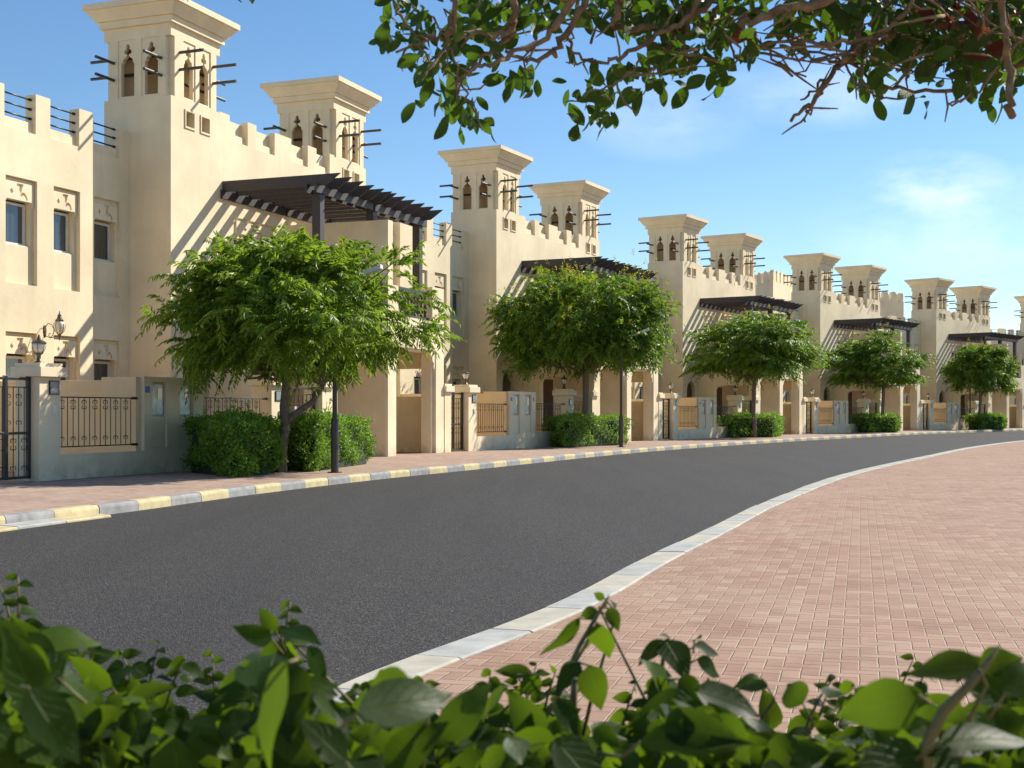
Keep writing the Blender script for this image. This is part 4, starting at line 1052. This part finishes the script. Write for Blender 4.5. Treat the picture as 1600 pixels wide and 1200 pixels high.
# deliberate leaves: (base px, tip px, width px, distance)
BIG = {
 0: [((55,1100),(20,985),70,.85),((90,1060),(40,1000),60,.9),((45,1075),(120,1200),75,.75),((175,1075),(105,1020),40,1.2),((150,1085),(215,1030),38,1.2),((205,1040),(232,1060),30,1.3),((200,1090),(262,1075),36,1.25),((20,1010),(90,985),40,1.1),((10,1030),(-30,990),50,1.0),((70,1130),(130,1110),40,1.1),((215,1130),(180,1200),40,1.0),((250,1150),(200,1110),40,1.1),((60,985),(100,1010),30,1.1)],
 1: [((450,1035),(385,1200),72,.72),((420,1040),(500,1080),50,.95),((425,1000),(370,985),32,1.15),((430,985),(405,950),26,1.2),((440,985),(500,990),40,1.1),((430,1040),(380,1020),44,1.05),((480,1010),(515,1070),34,1.1),((430,1080),(350,1060),34,1.15),((560,1110),(720,1090),85,.75),((640,1060),(560,1090),60,.8),((500,1110),(530,1200),40,.9),((310,1180),(260,1150),44,.95),((330,1165),(280,1200),40,.95),((380,1100),(290,1080),34,1.15),((600,1200),(700,1130),70,.85),((540,1190),(470,1120),60,.8)],
 2: [((905,965),(850,1035),40,1.2),((935,955),(905,965),26,1.25),((950,950),(970,985),24,1.25),((935,975),(950,1030),46,1.2),((925,970),(915,1020),28,1.22),((945,935),(925,928),14,1.25),((950,935),(965,945),14,1.25),((920,1040),(940,1110),50,1.15),((905,1035),(870,1075),34,1.2),((830,1050),(770,1050),26,1.25),((820,1055),(845,1090),36,1.2),((790,1075),(745,1120),36,1.2),((1035,1000),(1000,1040),26,1.3),((1040,1000),(1075,1050),50,1.2),((1045,995),(1035,990),10,1.2),((1085,1010),(1130,1020),26,1.25),((1090,1030),(1130,1060),30,1.25),((1085,1000),(1095,995),22,1.25),((1060,1060),(1100,1105),44,1.1),((1040,1060),(1010,1100),44,1.15),((1000,1160),(1180,1150),60,.85),((1190,1060),(1150,1070),26,1.25),((870,1090),(905,1150),36,1.1),((780,1140),(740,1190),44,1.0),((700,1150),(650,1190),40,1.0)],
 3: [((1255,1100),(1225,1065),50,1.1),((1290,1090),(1310,1070),32,1.15),((1200,1075),(1140,1065),30,1.2),((1435,1085),(1310,1130),80,.78),((1530,1045),(1415,1035),70,.80),((1530,1040),(1600,1030),50,.9),((1570,1085),(1640,1030),60,.85),((1440,1180),(1330,1200),70,.85),((1470,1160),(1620,1140),60,.78),((1400,1110),(1440,1170),50,1.0),((1340,1180),(1230,1200),50,.95),((1240,1180),(1160,1140),50,1.0),((1560,1100),(1580,1180),60,.9),((1350,1100),(1390,1160),30,1.1)],
}
SX = [(-90, 290), (270, 740), (700, 1150), (1120, 1700)]
SLAB = ['leafy green shrub at the bottom left corner, close and blurred', 'leafy green shrub with one long bright strap-like leaf, bottom centre-left', 'leafy green shrub with an upright curling shoot, bottom centre', 'leafy green shrub with large dark rounded leaves, bottom right']
SPL = []; EX = []
for si in range(4):
    RNG = np.random.default_rng(100+si); x0, x1 = SX[si]
    bx = at((x0+x1)/2, 645, 1.25); root = Vector((bx.x, 1.35, .03)); S0 = empty('shrub', root)
    C = []; T2 = []; Wl = []; Nl = []
    def addleaf(b, t, w, n=None):
        C.append(tuple(b)); T2.append(tuple(t)); Wl.append(w); Nl.append(n if n is not None else tuple(unit(np.array([RNG.normal(0, .35), -.75+RNG.normal(0, .25), .65+RNG.normal(0, .25)]))))
    ms = MB()
    for (b, t, w, D) in BIG[si]:
        pb = at(b[0], b[1], D); pt_ = at(t[0], t[1], D+RNG.normal(0, .02)); addleaf(pb-root, pt_-root, w/FPX*D)
        pv = (pb-pt_).normalized()*.012+Vector((RNG.normal(0, .004), .012, -.012)); ms.tube([pb+pv-root, pb+pv*.5-root, pb-root], [.0012, .001, .0009], 5)
        if RNG.uniform() < .22:
            low_ = at(b[0]+RNG.normal(0, 90), 1290, D+.15); m1 = pb.lerp(low_, .5)+Vector((RNG.normal(0, .02), .03, RNG.normal(0, .01))); ms.tube([low_-root, m1-root, pb+pv-root], [.0028, .002, .0012], 6)
    nf = int((x1-x0)*2.0)
    for _ in range(nf):
        x = RNG.uniform(x0, x1); D = RNG.uniform(.85, 1.75)
        top_ = sil(x)+58; y = top_+abs(RNG.normal(0, 1))*115+RNG.uniform(-12, 10)
        if y > 1330: y = RNG.uniform(top_+40, 1330)
        pb = at(x, y, D); L_ = .022+.042*RNG.uniform()**2; d = unit(np.array([RNG.normal(0, .8), RNG.normal(0, .5), RNG.normal(-.45, .5)]))
        addleaf(pb-root, pb-root+Vector(d*L_), L_*RNG.uniform(.5, .68))
    # lower body of the shrub down to the ground
    for _ in range(1500):
        xx = RNG.uniform((x0-800)/FPX*1.3, (x1-800)/FPX*1.3); p = Vector((xx, RNG.uniform(.95, 1.8), RNG.uniform(.12, 1.02)))
        L_ = RNG.uniform(.04, .07); d = unit(RNG.normal(0, 1, 3)); addleaf(p-root, p-root+Vector(d*L_), L_*.6)
    C = np.array(C); T2 = np.array(T2); Wl = np.array(Wl); Nl = np.array(Nl, dtype=float); Ln = np.linalg.norm(T2-C, axis=1)
    quads_obj('leaves', leaves(C, T2-C, Nl, Ln, Wl, .12, .10), 27, LF8, MSHRUB, S0, True)
    # loose sprigs: thin curved shoots with small alternate leaves, rising above the mass
    SP = []
    for _ in range(7):
        x = RNG.uniform(x0+30, x1-30); D = RNG.uniform(1.15, 1.7); h_ = RNG.uniform(20, 75); lean = RNG.normal(0, 30)
        P_ = [at(x+lean*t*t, sil(x)+90-(h_+60)*t, D) for t in (0, .25, .5, .75, 1)]; SP.append(P_)
        for q in range(11):
            t = .15+.85*q/10; a_ = P_[0].lerp(P_[4], t)+Vector((0, 0, 0)); sg = 1 if q % 2 else -1; L_ = RNG.uniform(.022, .040)*(1.15-.6*t)
            d = unit(np.array([sg*RNG.uniform(.5, 1), RNG.normal(0, .4), RNG.uniform(-.6, .35)])); SPL.append((si, a_, d, L_))
    for P_ in SP: ms.tube([p-root for p in P_], [.0022, .0019, .0016, .0012, .0007], 6)
    for k_, a_, d, L_ in SPL:
        if k_ == si: EX.append((np.array(a_-root), d, L_))
    if EX:
        Ce = np.array([e[0] for e in EX]); De = np.array([e[1] for e in EX]); Le = np.array([e[2] for e in EX]); EX = []
        quads_obj('sprig_leaves', leaves(Ce, De, unit(RNG.normal(0, .4, Ce.shape)+np.array([0, -.6, .6])), Le, Le*.6, .25, .12), 27, LF8, MSHRUB, S0, True)
    for _ in range(9):
        x = RNG.uniform(x0, x1); D = RNG.uniform(1.0, 1.6); tp = at(x, sil(x)+RNG.uniform(90, 170), D); b_ = Vector((tp.x+RNG.normal(0, .06), D+RNG.normal(0, .1), .03)); md = tp.lerp(b_, .45)+Vector((RNG.normal(0, .03), RNG.normal(0, .03), 0))
        ms.tube([b_-root, md-root, tp.lerp(md, .4)-root+Vector((RNG.normal(0, .01), 0, 0)), tp-root], [.007, .004, .0026, .0012], 6)
    if si == 2:
        ms.tube([tuple(at(x, y, 1.22)-root) for x, y in ((868, 1095), (885, 1055), (905, 1010), (925, 975), (940, 950), (952, 930))], [.003, .0028, .0024, .002, .0016, .001], 6)
        ms.tube([tuple(at(x, y, 1.2)-root) for x, y in ((1020, 1130), (1030, 1080), (1036, 1030), (1042, 998))], [.003, .0026, .002, .0012], 6)
        ms.tube([tuple(at(x, y, 1.15)-root) for x, y in ((895, 1135), (896, 1090), (899, 1060))], [.0035, .0035, .003], 6)
    if si == 3:
        ms.tube([tuple(at(x, y, .85)-root) for x, y in ((1440, 1230), (1450, 1160), (1475, 1110), (1515, 1070), (1540, 1040), (1562, 1008))], [.005, .0042, .004, .0034, .0026, .0008], 8)
    ms.build('stems', MSTEM, S0, smooth=True)
    tag(S0, SLAB[si], 'shrub', 'leafy shrubs in the foreground')

# ------------------------------------------------------------------ light and sky
SUN_AZ, SUN_EL = rad(55), rad(38)      # azimuth measured to the right of the view axis (+Y)
sd = Vector((math.sin(SUN_AZ)*math.cos(SUN_EL), math.cos(SUN_AZ)*math.cos(SUN_EL), math.sin(SUN_EL)))
li = bpy.data.lights.new('sun', 'SUN'); li.energy = 4.8; li.angle = rad(.53); li.color = (1, .94, .83)
lo = bpy.data.objects.new('sun', li); COL.objects.link(lo); lo.rotation_euler = sd.to_track_quat('Z', 'Y').to_euler(); lo.location = (20, 0, 40)
w = bpy.data.worlds.new('World'); SC.world = w; w.use_nodes = True; nt = w.node_tree; nt.nodes.clear(); T = NT(nt)
sky = T.n('ShaderNodeTexSky', sky_type='NISHITA'); sky.sun_disc = False; sky.sun_elevation = SUN_EL; sky.sun_rotation = SUN_AZ
sky.air_density = 1.0; sky.dust_density = .0; sky.ozone_density = 3.4
tc = T.n('ShaderNodeTexCoord').outputs['Generated']
def blob(dx, dz, sx, sz):
    # soft cloud at a compass direction: dx = azimuth tangent, dz = elevation tangent
    s = T.n('ShaderNodeSeparateXYZ'); T.link(tc, s.inputs[0])
    a_ = T.math('DIVIDE', s.outputs[0], s.outputs[1]); e = T.math('DIVIDE', s.outputs[2], s.outputs[1])
    q = T.math('ADD', T.math('POWER', T.math('DIVIDE', T.math('SUBTRACT', a_, dx), sx), 2.0), T.math('POWER', T.math('DIVIDE', T.math('SUBTRACT', e, dz), sz), 2.0))
    fwd = T.math('GREATER_THAN', s.outputs[1], .05)
    return T.math('MULTIPLY', T.mapr(q, 0, 1, 1, 0), fwd)
nz1 = T.n('ShaderNodeTexNoise'); mp = T.n('ShaderNodeMapping'); T.link(tc, mp.inputs[0]); mp.inputs['Scale'].default_value = (1, 1, 2.2); T.link(mp.outputs[0], nz1.inputs['Vector'])
nz1.inputs['Scale'].default_value = 9; nz1.inputs['Detail'].default_value = 7; nz1.inputs['Roughness'].default_value = .6
cm = None
for dx, dz, sx, sz, st in ((.330, .172, .070, .033, 1.05), (.24, .245, .10, .03, .45), (.12, .23, .08, .04, .35), (.36, .145, .14, .05, .5)):
    b_ = T.math('MULTIPLY', blob(dx, dz, sx, sz), T.mapr(nz1.outputs['Fac'], .36, .62, 0, st))
    cm = b_ if cm is None else T.math('MAXIMUM', cm, b_)
hs = T.n('ShaderNodeHueSaturation'); T.link(sky.outputs[0], hs.inputs['Color']); hs.inputs['Saturation'].default_value = 1.12; hs.inputs['Hue'].default_value = .5; hs.inputs['Value'].default_value = .88
c = T.mix(T.math('MULTIPLY', cm, .62), hs.outputs[0], rgba((7.6, 8.2, 8.9)))
bg = T.n('ShaderNodeBackground'); T.link(c, bg.inputs[0]); bg.inputs[1].default_value = .105
wo = T.n('ShaderNodeOutputWorld'); T.link(bg.outputs[0], wo.inputs[0])

# ------------------------------------------------------------------ camera
cd = bpy.data.cameras.new('camera'); cam = bpy.data.objects.new('camera', cd); COL.objects.link(cam)
cam.location = (0, 0, CAMH); cam.rotation_euler = (rad(90), 0, 0)
cd.sensor_width = 36; cd.lens = FPX/1600*36; cd.shift_y = 45/1600; cd.clip_start = .05; cd.clip_end = 3000
cd.dof.use_dof = True; cd.dof.focus_distance = 30; cd.dof.aperture_fstop = 16
SC.camera = cam
SC.render.engine = 'CYCLES'
SC.view_settings.view_transform = 'Standard'; SC.view_settings.look = 'None'; SC.view_settings.gamma = 1
SC.view_settings.exposure = .66
SC.cycles.max_bounces = 8; SC.cycles.transparent_max_bounces = 8
